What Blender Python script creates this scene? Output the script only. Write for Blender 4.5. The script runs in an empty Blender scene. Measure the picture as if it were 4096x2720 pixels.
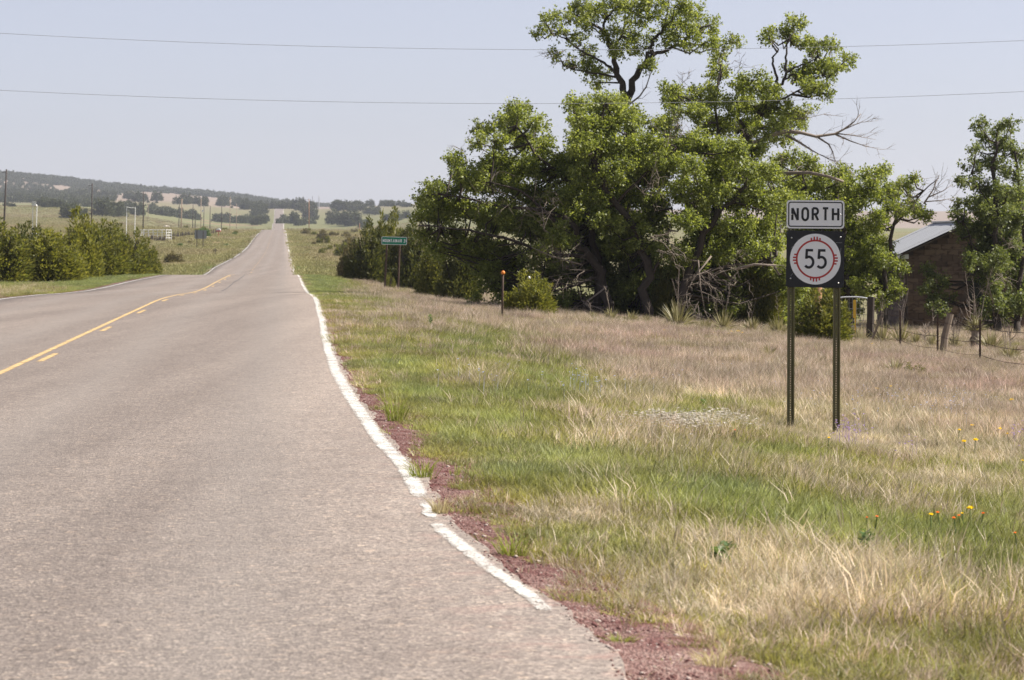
import bpy, bmesh, math, random
import numpy as np
from mathutils import Vector
R = math.radians
random.seed(7)
rng = np.random.default_rng(7)

# ---------------------------------------------------------------- camera, sky, sun, exposure
F, CX, CY, H = 12665.0, 2048.0, 962.0, 1.42      # focal length, principal column and horizon row in photo pixels, eye height
SC = bpy.context.scene
COL = SC.collection
cam = bpy.data.cameras.new('camera')
cam.sensor_width = 36; cam.lens = F / 4096 * 36
cam.shift_y = (CY - 1360) / 4096
cam.clip_start = 0.5; cam.clip_end = 20000
cam.dof.use_dof = True; cam.dof.focus_distance = 36; cam.dof.aperture_fstop = 11
camo = bpy.data.objects.new('camera', cam); COL.objects.link(camo)
camo.location = (0, 0, H); camo.rotation_euler = (R(90), 0, 0)
SC.camera = camo
SUN_EL, SUN_AZ = 46, 85          # azimuth measured from the view axis towards the right
w = bpy.data.worlds.new('World'); SC.world = w; w.use_nodes = True
nt = w.node_tree; bg = nt.nodes['Background']
sky = nt.nodes.new('ShaderNodeTexSky'); sky.sky_type = 'NISHITA'; sky.sun_disc = False
sky.sun_elevation = R(SUN_EL); sky.sun_rotation = R(SUN_AZ)
sky.altitude = 1900; sky.air_density = 1.0; sky.dust_density = 1.6; sky.ozone_density = 2.6
hs = nt.nodes.new('ShaderNodeHueSaturation'); hs.inputs['Saturation'].default_value = .42      # hazy, washed summer air
mu = nt.nodes.new('ShaderNodeMix'); mu.data_type = 'RGBA'; mu.blend_type = 'MULTIPLY'; mu.inputs[0].default_value = 1; mu.inputs[7].default_value = (1.02, .985, 1.09, 1)
nt.links.new(sky.outputs[0], hs.inputs['Color']); nt.links.new(hs.outputs[0], mu.inputs[6]); nt.links.new(mu.outputs[2], bg.inputs[0]); bg.inputs[1].default_value = 0.058
sl = bpy.data.lights.new('sun', 'SUN'); sl.energy = 4.6; sl.angle = R(0.53); sl.color = (1, 0.94, 0.86)
so = bpy.data.objects.new('sun', sl); COL.objects.link(so)
so.rotation_euler = Vector((-math.cos(R(SUN_EL)) * math.sin(R(SUN_AZ)), -math.cos(R(SUN_EL)) * math.cos(R(SUN_AZ)), -math.sin(R(SUN_EL)))).to_track_quat('-Z', 'Y').to_euler()
SC.view_settings.view_transform = 'Standard'; SC.view_settings.look = 'None'
SC.view_settings.gamma = 1; SC.view_settings.use_curve_mapping = False
SC.view_settings.exposure = 1.0
SC.render.engine = 'CYCLES'
SC.cycles.volume_bounces = 0; SC.cycles.max_bounces = 6; SC.cycles.transparent_max_bounces = 12

# ---------------------------------------------------------------- land shape
def pchip(pts):
    X = np.array([p[0] for p in pts], float); Y = np.array([p[1] for p in pts], float)
    h = np.diff(X); d = np.diff(Y) / h
    m = np.zeros(len(X)); m[0], m[-1] = d[0], d[-1]
    for i in range(1, len(X) - 1):
        if d[i-1] * d[i] > 0:
            a, b = 2*h[i] + h[i-1], h[i] + 2*h[i-1]
            m[i] = (a + b) / (a / d[i-1] + b / d[i])
    def f(x):
        x = np.clip(np.asarray(x, float), X[0], X[-1])
        i = np.clip(np.searchsorted(X, x) - 1, 0, len(X) - 2)
        t = (x - X[i]) / h[i]
        return ((1+2*t)*(1-t)**2*Y[i] + t*(1-t)**2*h[i]*m[i] + t*t*(3-2*t)*Y[i+1] + t*t*(t-1)*h[i]*m[i+1])
    return f
def sm(a, b, x):
    t = np.clip((np.asarray(x, float) - a) / (b - a), 0, 1); return t*t*(3-2*t)
zroad = pchip([(-30,0),(0,0),(72,0),(87,-.1),(99,-.24),(111,-.34),(123,-.38),(135,-.39),(148,-.41),(160,-.43),(172,-.47),(190,-.75),(225,-1.28),(250,-1.25),(281,-1.0),(340,-.85),(411,-.62),(537,.21),(648,1.62),(800,3.2),(960,4.55),(1055,4.93),(1150,4.6),(1400,2.2),(1700,5),(1870,7.9),(1983,11.9),(2050,12.4),(2150,12.3),(2277,13.9),(2420,20.5),(2556,26.5),(2650,28),(2800,27.6),(3500,26),(9000,20)])
zleft = pchip([(-30,.1),(150,-.1),(250,-.55),(400,-.2),(530,.5),(580,2.2),(700,3.6),(800,5),(958,6),(1240,9.4),(1500,14),(1800,22),(2100,25),(2500,33),(3000,45),(3500,57),(4000,68),(4500,77),(5000,74),(7000,55)])
zright = pchip([(-30,-1.6),(100,-1.7),(180,-2.2),(300,-2.0),(500,-.6),(650,1.2),(800,2.6),(1055,5),(1330,7.4),(1600,11.5),(1900,18.4),(2500,29),(2800,33),(3300,33),(5000,25),(7000,20)])
dR = pchip([(0,0),(3.6,0),(4.6,-.06),(6,-.26),(8.5,-.64),(12,-.9),(16.8,-1.3),(19.6,-1.55),(60,-1.75)])
dL = pchip([(0,0),(4.2,0),(6,-.12),(9,-.2),(14,-.05),(30,.05),(60,.1)])
hillx = pchip([(-1600,1.35),(-727,1.24),(-550,1.0),(-372,.79),(-326,.70),(-200,.58),(0,.5),(1500,.5)])
def xc(y):
    y = np.asarray(y, float)
    return -2.85 - 0.0713*y - np.maximum(0, y-300)*0.0013
def wob(x, y):
    return (0.35*np.sin(x*.11+.7)*np.cos(y*.083+1.1) + .25*np.sin(x*.31+y*.17) + .2*np.sin(.05*x-.043*y+2))
def T(x, y):
    x = np.asarray(x, float); y = np.asarray(y, float)
    s = x - xc(y)
    zr = zroad(y)
    fr = 1 - .75*sm(170, 330, y)
    right = zr + dR(np.abs(s))*fr; left = zr + dL(np.abs(s))
    ex = np.clip(y-600, 0, 1300)*.085*(1-.9*sm(2350, 3300, y))
    wR = sm(14+ex*.1, 45+ex, s) * sm(60, 160, y)+ sm(25, 60, s)*(1-sm(60,160,y))
    wL = sm(9+ex*.1, 32+ex, -s)
    hx = 1 + (hillx(x) - 1)*sm(1900, 4300, y)
    zl = zleft(y)*hx
    zR = zright(y)*(1-.62*sm(-60, 260, x)*sm(500, 1500, y))
    z = np.where(s >= 0, right*(1-wR) + zR*wR, left*(1-wL) + zl*wL)
    amp = sm(5, 12, np.abs(s)) * (0.06 + 0.0016*np.clip(y-60, 0, 1500)*sm(20,150,np.abs(s)))
    wh = sm(2950, 3700, y); z = z*(1-wh) + zl*wh
    z = z + .2*np.exp(-((y-100)/14)**2)*sm(6, 11, s)*(1-sm(22, 30, s))
    z = z + amp*wob(x/(1+y/150), y/(1+y/150))
    return z
def gp(px, Y):
    X = (px-CX)/F*Y
    return float(X), float(Y), float(T(X, Y))
YS = np.concatenate([np.arange(8,120,.25), np.arange(120,400,1), np.arange(400,5200,4)])
def hit(px, py, lo=8, hi=5200, default=None):
    ys = YS[(YS>=lo)&(YS<=hi)]
    z = T((px-CX)/F*ys, ys); rows = CY + F*(H-z)/ys
    k = np.where(rows <= py)[0]
    Y = ys[k[0]] if len(k) else (default or hi)
    return gp(px, Y)
def at(px, py, Y):
    return np.array([(px-CX)/F*Y, Y, H-(py-CY)/F*Y])
D2F = 4096/2361

# ---------------------------------------------------------------- materials
def mat(name):
    m = bpy.data.materials.new(name); m.use_nodes = True
    m.node_tree.nodes.clear(); return m, m.node_tree
class N:
    def __init__(s, t): s.t = t
    def __call__(s, typ, **kw):
        n = s.t.nodes.new('ShaderNode'+typ)
        for k, v in kw.items():
            if k.startswith('i_'):
                key = k[2:]; key = int(key) if key.isdigit() else key.replace('_', ' ')
                if hasattr(v, 'bl_idname') or hasattr(v, 'is_output'): s.t.links.new(v, n.inputs[key])
                else: n.inputs[key].default_value = v
            else: setattr(n, k, v)
        return n
    def ramp(s, fac, stops, mode='LINEAR'):
        n = s.t.nodes.new('ShaderNodeValToRGB'); n.color_ramp.interpolation = mode
        e = n.color_ramp.elements
        while len(e) < len(stops): e.new(.5)
        for q, (p, c) in zip(e, stops):
            q.position = p; q.color = (*c, 1) if len(c) == 3 else c
        s.t.links.new(fac, n.inputs[0]); return n.outputs[0]
    def mix(s, f, a, b, typ='MIX'):
        n = s.t.nodes.new('ShaderNodeMix'); n.data_type = 'RGBA'; n.blend_type = typ
        for i, v in ((0, f), (6, a), (7, b)):
            if hasattr(v, 'is_output'): s.t.links.new(v, n.inputs[i])
            else: n.inputs[i].default_value = v if i == 0 or len(v) == 4 else (*v, 1)
        return n.outputs[2]
    def math(s, op, a, b=0.0, clamp=False):
        n = s.t.nodes.new('ShaderNodeMath'); n.operation = op; n.use_clamp = clamp
        for i, v in ((0, a), (1, b)):
            if hasattr(v, 'is_output'): s.t.links.new(v, n.inputs[i])
            else: n.inputs[i].default_value = v
        return n.outputs[0]
    def noise(s, scale, detail=4, rough=.55, vec=None, dim='3D'):
        n = s.t.nodes.new('ShaderNodeTexNoise'); n.noise_dimensions = dim
        n.inputs['Scale'].default_value = scale; n.inputs['Detail'].default_value = detail; n.inputs['Roughness'].default_value = rough
        if vec is not None: s.t.links.new(vec, n.inputs['Vector'])
        return n.outputs[0]
    def out(s, sh):
        o = s.t.nodes.new('ShaderNodeOutputMaterial'); s.t.links.new(sh, o.inputs[0])
def simple(name, col, rough=.7, metal=0, var=.25, scale=8, spec=.4, bump=0):
    m, t = mat(name); n = N(t)
    tc = n('TexCoord').outputs['Object']
    f = n.noise(scale, 5, .6, tc)
    c = n.mix(f, tuple(v*(1-var) for v in col), tuple(min(1, v*(1+var)) for v in col))
    p = n('BsdfPrincipled', i_Base_Color=c, i_Roughness=rough, i_Metallic=metal)
    p.inputs['Specular IOR Level'].default_value = spec
    if bump:
        b = n('Bump', i_Height=f, i_Strength=bump, i_Distance=.02); t.links.new(b.outputs[0], p.inputs['Normal'])
    n.out(p.outputs[0]); return m
def leafmat(name, cols, trans=.4, gloss=.25, glow=(1.7, 1.65, .9), instancer=False, patch=.9):
    """cols: dark, mid, light; each leaf takes its own tone"""
    m, t = mat(name); n = N(t)
    g = n('NewGeometry')
    rnd = g.outputs['Random Per Island']
    pos = n.noise(patch, 2, .5, g.outputs['Position'])
    f = n.math('ADD', n.math('MULTIPLY', rnd, .6), n.math('MULTIPLY', pos, .5))
    c = n.ramp(f, [(.1, cols[0]), (.5, cols[1]), (.95, cols[2])])
    if instancer:
        a = n('Attribute', attribute_type='INSTANCER', attribute_name='tint')
        c = n.mix(1.0, c, a.outputs['Color'], 'MULTIPLY')
    p = n('BsdfPrincipled', i_Base_Color=c, i_Roughness=.5)
    p.inputs['Specular IOR Level'].default_value = gloss
    tl = n('BsdfTranslucent', i_Color=n.mix(1.0, c, glow, 'MULTIPLY'))
    mx = n('MixShader', i_0=trans); t.links.new(p.outputs[0], mx.inputs[1]); t.links.new(tl.outputs[0], mx.inputs[2])
    n.out(mx.outputs[0]); return m
M = {}
M['elm'] = leafmat('elm_leaf', [(.085,.115,.018),(.165,.198,.034),(.34,.37,.13)], .5, .6)  # lightest tone has the gloss highlights of shiny leaves painted into it
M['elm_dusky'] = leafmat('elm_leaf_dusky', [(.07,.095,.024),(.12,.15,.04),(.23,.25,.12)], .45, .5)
M['juniper'] = leafmat('juniper_foliage', [(.05,.065,.016),(.115,.125,.028),(.22,.205,.055)], .4, .25, patch=1.6)
M['juniper_yellow'] = leafmat('juniper_foliage_yellow', [(.065,.08,.016),(.16,.165,.034),(.28,.265,.065)], .4, .25, patch=2)
M['juniper_dark'] = leafmat('juniper_foliage_dark', [(.035,.048,.016),(.075,.085,.024),(.15,.145,.045)], .32, .25, patch=1.5)
M['juniper_far'] = leafmat('juniper_far', [(.04,.05,.02),(.065,.075,.03),(.10,.108,.045)], .15, .2, patch=.15)
M['shrub_brown'] = leafmat('shrub_brown', [(.07,.06,.03),(.14,.12,.06),(.22,.19,.11)], .3, .2, patch=2)
M['bark'] = simple('bark', (.05,.038,.030), .9, var=.5, scale=14, bump=.6)
M['dead'] = simple('dead_wood', (.23,.185,.15), .85, var=.35, scale=9)
M['twig'] = simple('twig', (.20,.155,.12), .85, var=.4, scale=5)
M['steel_green'] = simple('green_steel_post', (.13,.115,.045), .40, var=.3, scale=10, spec=.6)
M['black'] = simple('sign_black', (.012,.013,.017), .45, var=.5, scale=14)
M['white'] = simple('sign_white', (.80,.80,.83), .45, var=.05, scale=6)
M['red'] = simple('sign_red', (.42,.035,.035), .5, var=.2)
M['sign_green'] = simple('sign_green', (.0,.20,.115), .45, var=.1)
M['bolt'] = simple('bolt_steel', (.75,.75,.73), .3, .8, var=.1)
M['rust'] = simple('rusty_steel', (.065,.038,.026), .8, var=.5, scale=30)
M['galv'] = simple('galvanised', (.50,.51,.52), .5, .25, var=.15, scale=4)
M['orange'] = simple('orange_plastic', (.75,.22,.03), .5, var=.08)
M['white_paint'] = simple('white_paint', (.74,.74,.72), .6, var=.08)
M['yellow_paint'] = simple('yellow_plastic', (.72,.42,.03), .5, var=.1)
M['wood'] = simple('weathered_wood', (.20,.155,.115), .9, var=.4, scale=7)
M['pole_dark'] = simple('pole_dark', (.055,.042,.036), .9, var=.3)
M['pole_light'] = simple('pole_light', (.34,.25,.18), .9, var=.3)
M['pole_orange'] = simple('pole_orange', (.30,.16,.08), .9, var=.3)
M['grey_panel'] = simple('grey_aluminium', (.26,.27,.28), .5, .2, var=.08)
M['wire'] = simple('wire_metal', (.30,.29,.28), .5, .6)
M['line_wire'] = simple('cable', (.30,.31,.33), .6, .2)
M['dark_glass'] = simple('dark_pane', (.012,.013,.016), .15, var=.2)
M['brown_trim'] = simple('brown_trim', (.10,.075,.055), .8)
M['grey_roof'] = simple('grey_shingle', (.14,.13,.15), .9, var=.3, scale=5)
M['pale_heap'] = simple('pale_heap', (.62,.56,.47), .8, var=.2)
M['yucca'] = leafmat('yucca_leaf', [(.15,.14,.055),(.28,.25,.115),(.46,.41,.24)], .2, .4, (1.2, 1.2, .9), patch=5)
M['yucca_dry'] = leafmat('yucca_dry_leaf', [(.13,.10,.07),(.26,.21,.155),(.40,.34,.26)], .15, .2, (1, 1, 1), patch=5)
M['weed'] = leafmat('weed_leaf', [(.05,.09,.03),(.09,.15,.045),(.15,.22,.08)], .35, .3, patch=4)
M['petal_yellow'] = leafmat('petal_yellow', [(.75,.5,.01),(.85,.62,.02),(.9,.7,.04)], .35)
M['petal_orange'] = leafmat('petal_orange', [(.75,.17,.04),(.85,.22,.06),(.9,.3,.1)], .35)
M['petal_white'] = leafmat('petal_white', [(.5,.45,.37),(.62,.57,.48),(.75,.71,.64)], .3, .2, (1, 1, 1))
M['petal_blue'] = leafmat('petal_blue', [(.45,.5,.75),(.55,.6,.85),(.7,.75,.9)], .3, .2, (1, 1, 1))
M['petal_violet'] = leafmat('petal_violet', [(.35,.2,.5),(.45,.3,.65),(.6,.45,.75)], .3, .2, (1, 1, 1))
M['g_dry'] = leafmat('grass_dry', [(.29,.235,.14),(.46,.385,.25),(.68,.59,.42)], .35, .3, (1.1, 1.05, .95), instancer=True, patch=.6)
M['g_green'] = leafmat('grass_green', [(.125,.135,.042),(.245,.245,.088),(.41,.39,.18)], .42, .3, (1.35, 1.35, .9), instancer=True, patch=.6)
M['g_far'] = leafmat('grass_far', [(.17,.155,.085),(.27,.24,.14),(.38,.34,.22)], .3, .2, (1.1, 1.1, .9), instancer=True, patch=.1)

def ground_mat():
    m, t = mat('meadow_ground'); n = N(t)
    g = n('NewGeometry'); P = g.outputs['Position']
    sp = n('SeparateXYZ', i_0=P)
    y = sp.outputs[1]
    big = n.noise(.011, 5, .6, P); mid = n.noise(.08, 5, .6, P); fine = n.noise(1.7, 6, .7, P); vf = n.noise(14, 5, .7, P)
    st = n('Mapping'); t.links.new(P, st.inputs[0]); st.inputs['Scale'].default_value = (.06, .012, .06)
    streak = n.noise(1.0, 6, .65, st.outputs[0])
    dry = n.ramp(fine, [(.3, (.14,.115,.07)), (.5, (.215,.18,.115)), (.72, (.29,.25,.17))])
    green = n.ramp(fine, [(.3, (.095,.102,.042)), (.5, (.155,.16,.07)), (.72, (.225,.22,.105))])
    gm = n.math('ADD', n.math('MULTIPLY', mid, .5), n.math('MULTIPLY', streak, .7))
    gm = n.math('ADD', gm, n('MapRange', i_0=y, i_1=700.0, i_2=1500.0, i_3=0.0, i_4=.18).outputs[0])
    gmask = n.ramp(gm, [(.50, (0,0,0)), (.68, (.9,.9,.9))])
    c = n.mix(gmask, dry, green)
    earth = n.ramp(vf, [(.3, (.20,.12,.08)), (.7, (.34,.22,.15))])
    em = n.ramp(n.math('ADD', big, n.math('MULTIPLY', mid, .4)), [(.82, (0,0,0)), (.92, (1,1,1))])
    c = n.mix(em, c, earth)
    # bare pink slope on the far rise
    far = n('MapRange', i_0=y, i_1=2350.0, i_2=2900.0); 
    slope = n.mix(mid, (.20,.155,.12), (.30,.24,.19))
    c = n.mix(far.outputs[0], c, slope)
    p = n('BsdfPrincipled', i_Base_Color=c, i_Roughness=.95); p.inputs['Specular IOR Level'].default_value = .1
    b = n('Bump', i_Height=n.math('ADD', n.math('MULTIPLY', fine, 1.0), n.math('MULTIPLY', vf, .4)), i_Strength=.7, i_Distance=.12)
    t.links.new(b.outputs[0], p.inputs['Normal'])
    n.out(p.outputs[0]); return m
def s_coord(n, t):
    g = n('NewGeometry'); P = g.outputs['Position']; sp = n('SeparateXYZ', i_0=P)
    s = n.math('ADD', n.math('ADD', sp.outputs[0], n.math('MULTIPLY', sp.outputs[1], .0713)), 2.85)
    return s, P
def road_mat():
    m, t = mat('asphalt'); n = N(t)
    s, P = s_coord(n, t)
    vo = n('TexVoronoi', i_Scale=80.0); t.links.new(P, vo.inputs['Vector'])
    chip = n.ramp(vo.outputs['Color'], [(.0, (.075,.064,.058)), (.4, (.195,.166,.147)), (.8, (.325,.28,.245)), (1, (.58,.50,.40))])
    vo2 = n('TexVoronoi', i_Scale=27.0); t.links.new(P, vo2.inputs['Vector'])
    chip = n.mix(.8, chip, n.ramp(vo2.outputs['Color'], [(0, (.5,.48,.47)), (.35, (.95,.94,.93)), (.8, (1.1,1.08,1.05)), (1, (1.75,1.6,1.4))]), 'MULTIPLY')
    f2 = n.noise(38, 4, .7, P); f3 = n.noise(2.2, 5, .6, P)
    mp = n('Mapping'); t.links.new(P, mp.inputs[0]); mp.inputs['Rotation'].default_value = (0, 0, R(-4.08)); mp.inputs['Scale'].default_value = (1.1, .045, 1)
    tr = n.noise(1.2, 5, .55, mp.outputs[0])
    c = n.mix(n.ramp(f2, [(.35, (.0,.0,.0)), (.65, (1,1,1))]), chip, n.mix(.5, chip, (.15,.125,.108)))
    c = n.mix(.8, c, n.ramp(tr, [(.3, (.80,.78,.77)), (.5, (.98,.97,.96)), (.7, (1.16,1.15,1.13))]), 'MULTIPLY')
    c = n.mix(.6, c, n.ramp(f3, [(.3, (.86,.84,.83)), (.7, (1.1,1.1,1.1))]), 'MULTIPLY')
    # worn wheel tracks
    for ctr in (-2.7, -1.05, .95, 2.6):
        d = n.math('ABSOLUTE', n.math('SUBTRACT', s, ctr))
        wv = n('MapRange', i_0=d, i_1=.05, i_2=.5, i_3=.22, i_4=0.0)
        c = n.mix(wv.outputs[0], c, (.27,.245,.22))
    # red cinder dust near the right edge
    ed = n('MapRange', i_0=s, i_1=3.2, i_2=3.95); 
    c = n.mix(n.math('MULTIPLY', ed.outputs[0], n.ramp(n.noise(3.5, 5, .7, P), [(.50,(0,0,0)),(.72,(.6,.6,.6))])), c, (.30,.17,.14))
    p = n('BsdfPrincipled', i_Base_Color=c, i_Roughness=.8); p.inputs['Specular IOR Level'].default_value = .35
    b = n('Bump', i_Height=n.math('ADD', vo.outputs['Distance'], f2), i_Strength=.55, i_Distance=.008); t.links.new(b.outputs[0], p.inputs['Normal'])
    n.out(p.outputs[0]); return m
def paint_mat(name, col, lo, hi):
    m, t = mat(name); n = N(t)
    g = n('NewGeometry'); P = g.outputs['Position']
    wear = n('Attribute', attribute_name='wear').outputs['Fac']
    f = n.math('ADD', n.math('ADD', n.math('MULTIPLY', n.noise(70, 5, .8, P), .7), n.math('MULTIPLY', n.noise(4, 5, .65, P), .3)), wear)
    c = n.mix(n.noise(9, 4, .6, P), tuple(v*.8 for v in col), col)
    p = n('BsdfPrincipled', i_Base_Color=c, i_Roughness=.75); tr = n('BsdfTransparent')
    mx = n('MixShader', i_0=n.ramp(f, [(lo, (1,1,1)), (hi, (0,0,0))]))
    t.links.new(tr.outputs[0], mx.inputs[1]); t.links.new(p.outputs[0], mx.inputs[2])
    n.out(mx.outputs[0]); return m
def cinder_mat():
    m, t = mat('red_cinder_gravel'); n = N(t)
    g = n('NewGeometry'); P = g.outputs['Position']
    vo = n('TexVoronoi', i_Scale=85.0); t.links.new(P, vo.inputs['Vector'])
    red = n.ramp(vo.outputs['Color'], [(0, (.07,.022,.021)), (.5, (.135,.047,.044)), (.9, (.20,.08,.072)), (1, (.5,.38,.34))])
    dirt = n.ramp(vo.outputs['Color'], [(0, (.15,.085,.07)), (.5, (.29,.19,.16)), (1, (.5,.38,.33))])
    k = n.ramp(n.noise(2.6, 8, .75, P), [(.40, (0,0,0)), (.66, (1,1,1))])
    yy = n('SeparateXYZ', i_0=P).outputs[1]
    k = n.math('ADD', k, n('MapRange', i_0=yy, i_1=10.5, i_2=13.5, i_3=.22, i_4=0.0).outputs[0], True)
    c = n.mix(k, red, dirt)
    p = n('BsdfPrincipled', i_Base_Color=c, i_Roughness=.95); p.inputs['Specular IOR Level'].default_value = .15
    b = n('Bump', i_Height=n.math('ADD', vo.outputs['Distance'], n.noise(6, 4, .6, P)), i_Strength=.8, i_Distance=.02); t.links.new(b.outputs[0], p.inputs['Normal'])
    n.out(p.outputs[0]); return m
M['ground'] = ground_mat(); M['asphalt'] = road_mat()
M['paint_white'] = paint_mat('paint_white', (.72,.69,.63), .50, .57)
M['paint_yellow'] = paint_mat('paint_yellow', (.66,.46,.21), .50, .60)
M['cinder'] = cinder_mat()
M['tar'] = simple('tar_seal', (.10,.09,.085), .7)
M['track'] = simple('pale_track_dirt', (.42,.33,.25), .95, var=.15, scale=.5)
M['stone_red'] = simple('stone_red', (.17,.075,.068), .95, var=.4, scale=3)
M['stone_pale'] = simple('stone_pale', (.46,.38,.33), .9, var=.3, scale=3)
def block_mat():
    m, t = mat('brown_block'); n = N(t)
    oi = n('ObjectInfo').outputs['Random']
    tc = n('TexCoord').outputs['Object']
    c = n.ramp(oi, [(0, (.10,.066,.048)), (.45, (.155,.105,.078)), (1, (.205,.145,.105))])
    mp = n('Mapping'); t.links.new(tc, mp.inputs[0]); mp.inputs['Scale'].default_value = (3.2, 3, 9)
    ad = n('VectorMath', operation='ADD'); t.links.new(mp.outputs[0], ad.inputs[0])
    cx = n('CombineXYZ', i_0=n.math('MULTIPLY', oi, 37.0), i_1=n.math('MULTIPLY', oi, 11.0)); t.links.new(cx.outputs[0], ad.inputs[1])
    k = n.ramp(n.noise(1.0, 3, .5, ad.outputs[0]), [(.52, (0,0,0)), (.64, (1,1,1))])
    c = n.mix(n.math('MULTIPLY', k, .7), c, (.045,.028,.024))
    p = n('BsdfPrincipled', i_Base_Color=c, i_Roughness=.9)
    b = n('Bump', i_Height=n.noise(60, 3, .6, tc), i_Strength=.3, i_Distance=.01); t.links.new(b.outputs[0], p.inputs['Normal'])
    n.out(p.outputs[0]); return m
M['block'] = block_mat()
M['mortar'] = simple('mortar', (.10,.075,.06), .95)

# ---------------------------------------------------------------- builders
def mesh_np(name, V, Q, smooth=False):
    me = bpy.data.meshes.new(name)
    V = np.asarray(V, np.float32); Q = np.asarray(Q, np.int32); k = Q.shape[1]
    me.vertices.add(len(V)); me.vertices.foreach_set('co', V.ravel())
    me.loops.add(Q.size); me.loops.foreach_set('vertex_index', Q.ravel())
    me.polygons.add(len(Q)); me.polygons.foreach_set('loop_start', np.arange(0, Q.size, k, dtype=np.int32))
    me.polygons.foreach_set('loop_total', np.full(len(Q), k, np.int32))
    if smooth: me.polygons.foreach_set('use_smooth', np.ones(len(Q), bool))
    me.update(calc_edges=True); return me
def ob(name, me, m=None, parent=None, loc=None, rot=None, scale=None):
    o = bpy.data.objects.new(name, me); COL.objects.link(o)
    if m is not None and me is not None and not len(me.materials): me.materials.append(m if not isinstance(m, str) else M[m])
    if parent: o.parent = parent
    if loc is not None: o.location = loc
    if rot is not None: o.rotation_euler = rot
    if scale is not None: o.scale = scale if hasattr(scale, '__len__') else (scale,)*3
    return o
def tag(o, label=None, cat=None, group=None, kind=None):
    if label: o['label'] = label
    if cat: o['category'] = cat
    if group: o['group'] = group
    if kind: o['kind'] = kind
    return o
def thing(name, label, cat, loc, rz=0, group=None, scale=None):
    o = bpy.data.objects.new(name, None); COL.objects.link(o); o.empty_display_size = .2
    o.location = loc; o.rotation_euler = (0, 0, rz)
    if scale is not None: o.scale = scale if hasattr(scale, '__len__') else (scale,)*3
    return tag(o, label, cat, group)
def copy_thing(src, loc, rz=0, scale=None, label=None, group=None):
    r = src.copy(); COL.objects.link(r); r.location = loc; r.rotation_euler = (0, 0, rz)
    if scale is not None: r.scale = scale if hasattr(scale, '__len__') else (scale,)*3
    if label: r['label'] = label
    if group: r['group'] = group
    for ch in src.children:
        c = ch.copy(); COL.objects.link(c); c.parent = r
        for g in ch.children:
            d = g.copy(); COL.objects.link(d); d.parent = c
    return r
class MB:
    def __init__(s): s.v = []; s.f = []
    def add(s, v, f):
        o = len(s.v); s.v += [tuple(map(float, q)) for q in v]; s.f += [tuple(i+o for i in q) for q in f]; return s
    def box(s, c, d, rot=None):
        x, y, z = (q/2 for q in d)
        v = [Vector((a*x, b*y, e*z)) for e in (-1, 1) for b in (-1, 1) for a in (-1, 1)]
        if rot is not None: v = [rot @ q for q in v]
        return s.add([q + Vector(c) for q in v], [(0,2,3,1),(4,5,7,6),(0,1,5,4),(2,6,7,3),(0,4,6,2),(1,3,7,5)])
    def tube(s, pts, rad, n=6, cap=True):
        pts = [Vector(p) for p in pts]; m = len(pts)
        rad = list(rad) if hasattr(rad, '__len__') else [rad]*m
        o = len(s.v)
        for i, p in enumerate(pts):
            d = (pts[min(i+1, m-1)] - pts[max(i-1, 0)])
            d = d.normalized() if d.length > 1e-9 else Vector((0, 0, 1))
            a = d.cross(Vector((0.13, 1, 0.07))); 
            if a.length < .05: a = d.cross(Vector((1, 0, 0)))
            a.normalize(); b = d.cross(a)
            for k in range(n):
                t = 2*math.pi*k/n
                q = p + (a*math.cos(t) + b*math.sin(t))*rad[i]; s.v.append(tuple(q))
        for i in range(m-1):
            for k in range(n):
                s.f.append((o+i*n+k, o+i*n+(k+1) % n, o+(i+1)*n+(k+1) % n, o+(i+1)*n+k))
        if cap:
            s.f.append(tuple(o+k for k in range(n))[::-1]); s.f.append(tuple(o+(m-1)*n+k for k in range(n)))
        return s
    def lathe(s, prof, n=12, c=(0, 0, 0)):
        o = len(s.v)
        for r, z in prof:
            for k in range(n):
                t = 2*math.pi*k/n; s.v.append((c[0]+r*math.cos(t), c[1]+r*math.sin(t), c[2]+z))
        for i in range(len(prof)-1):
            for k in range(n): s.f.append((o+i*n+k, o+i*n+(k+1) % n, o+(i+1)*n+(k+1) % n, o+(i+1)*n+k))
        s.f.append(tuple(o+k for k in range(n))[::-1]); s.f.append(tuple(o+(len(prof)-1)*n+k for k in range(n)))
        return s
    def mesh(s, name, smooth=False):
        me = bpy.data.meshes.new(name); me.from_pydata(s.v, [], s.f); me.update()
        if smooth: me.polygons.foreach_set('use_smooth', np.ones(len(me.polygons), bool))
        return me
    def obj(s, name, m, parent=None, loc=None, rot=None, smooth=False):
        return ob(name, s.mesh(name, smooth), m, parent, loc, rot)

def unit(v): return v/np.maximum(1e-9, np.linalg.norm(v, axis=-1, keepdims=True))
def leaf_cards(C, A, L, Wd, nb=None, r=rng):
    """diamond leaves: base C, direction A, length L, width Wd, folded along the rib"""
    n = len(C); A = unit(A)
    up = unit(r.normal(size=(n, 3)) if nb is None else nb + .55*r.normal(size=(n, 3)))
    S = unit(np.cross(A, up)); Nn = np.cross(S, A)
    L = np.broadcast_to(np.asarray(L, float).reshape(-1, 1), (n, 1)); Wd = np.broadcast_to(np.asarray(Wd, float).reshape(-1, 1), (n, 1))
    mid = C + A*L*.45
    V = np.stack([C, mid + S*Wd*.5 + Nn*Wd*.12, C + A*L, mid - S*Wd*.5 + Nn*Wd*.12], 1).reshape(-1, 3)
    Q = np.arange(4*n).reshape(-1, 4)
    return V, Q
def cat_geo(parts):
    Vs, Qs, o = [], [], 0
    for V, Q in parts: Vs.append(V); Qs.append(Q+o); o += len(V)
    return np.concatenate(Vs), np.concatenate(Qs)

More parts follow.
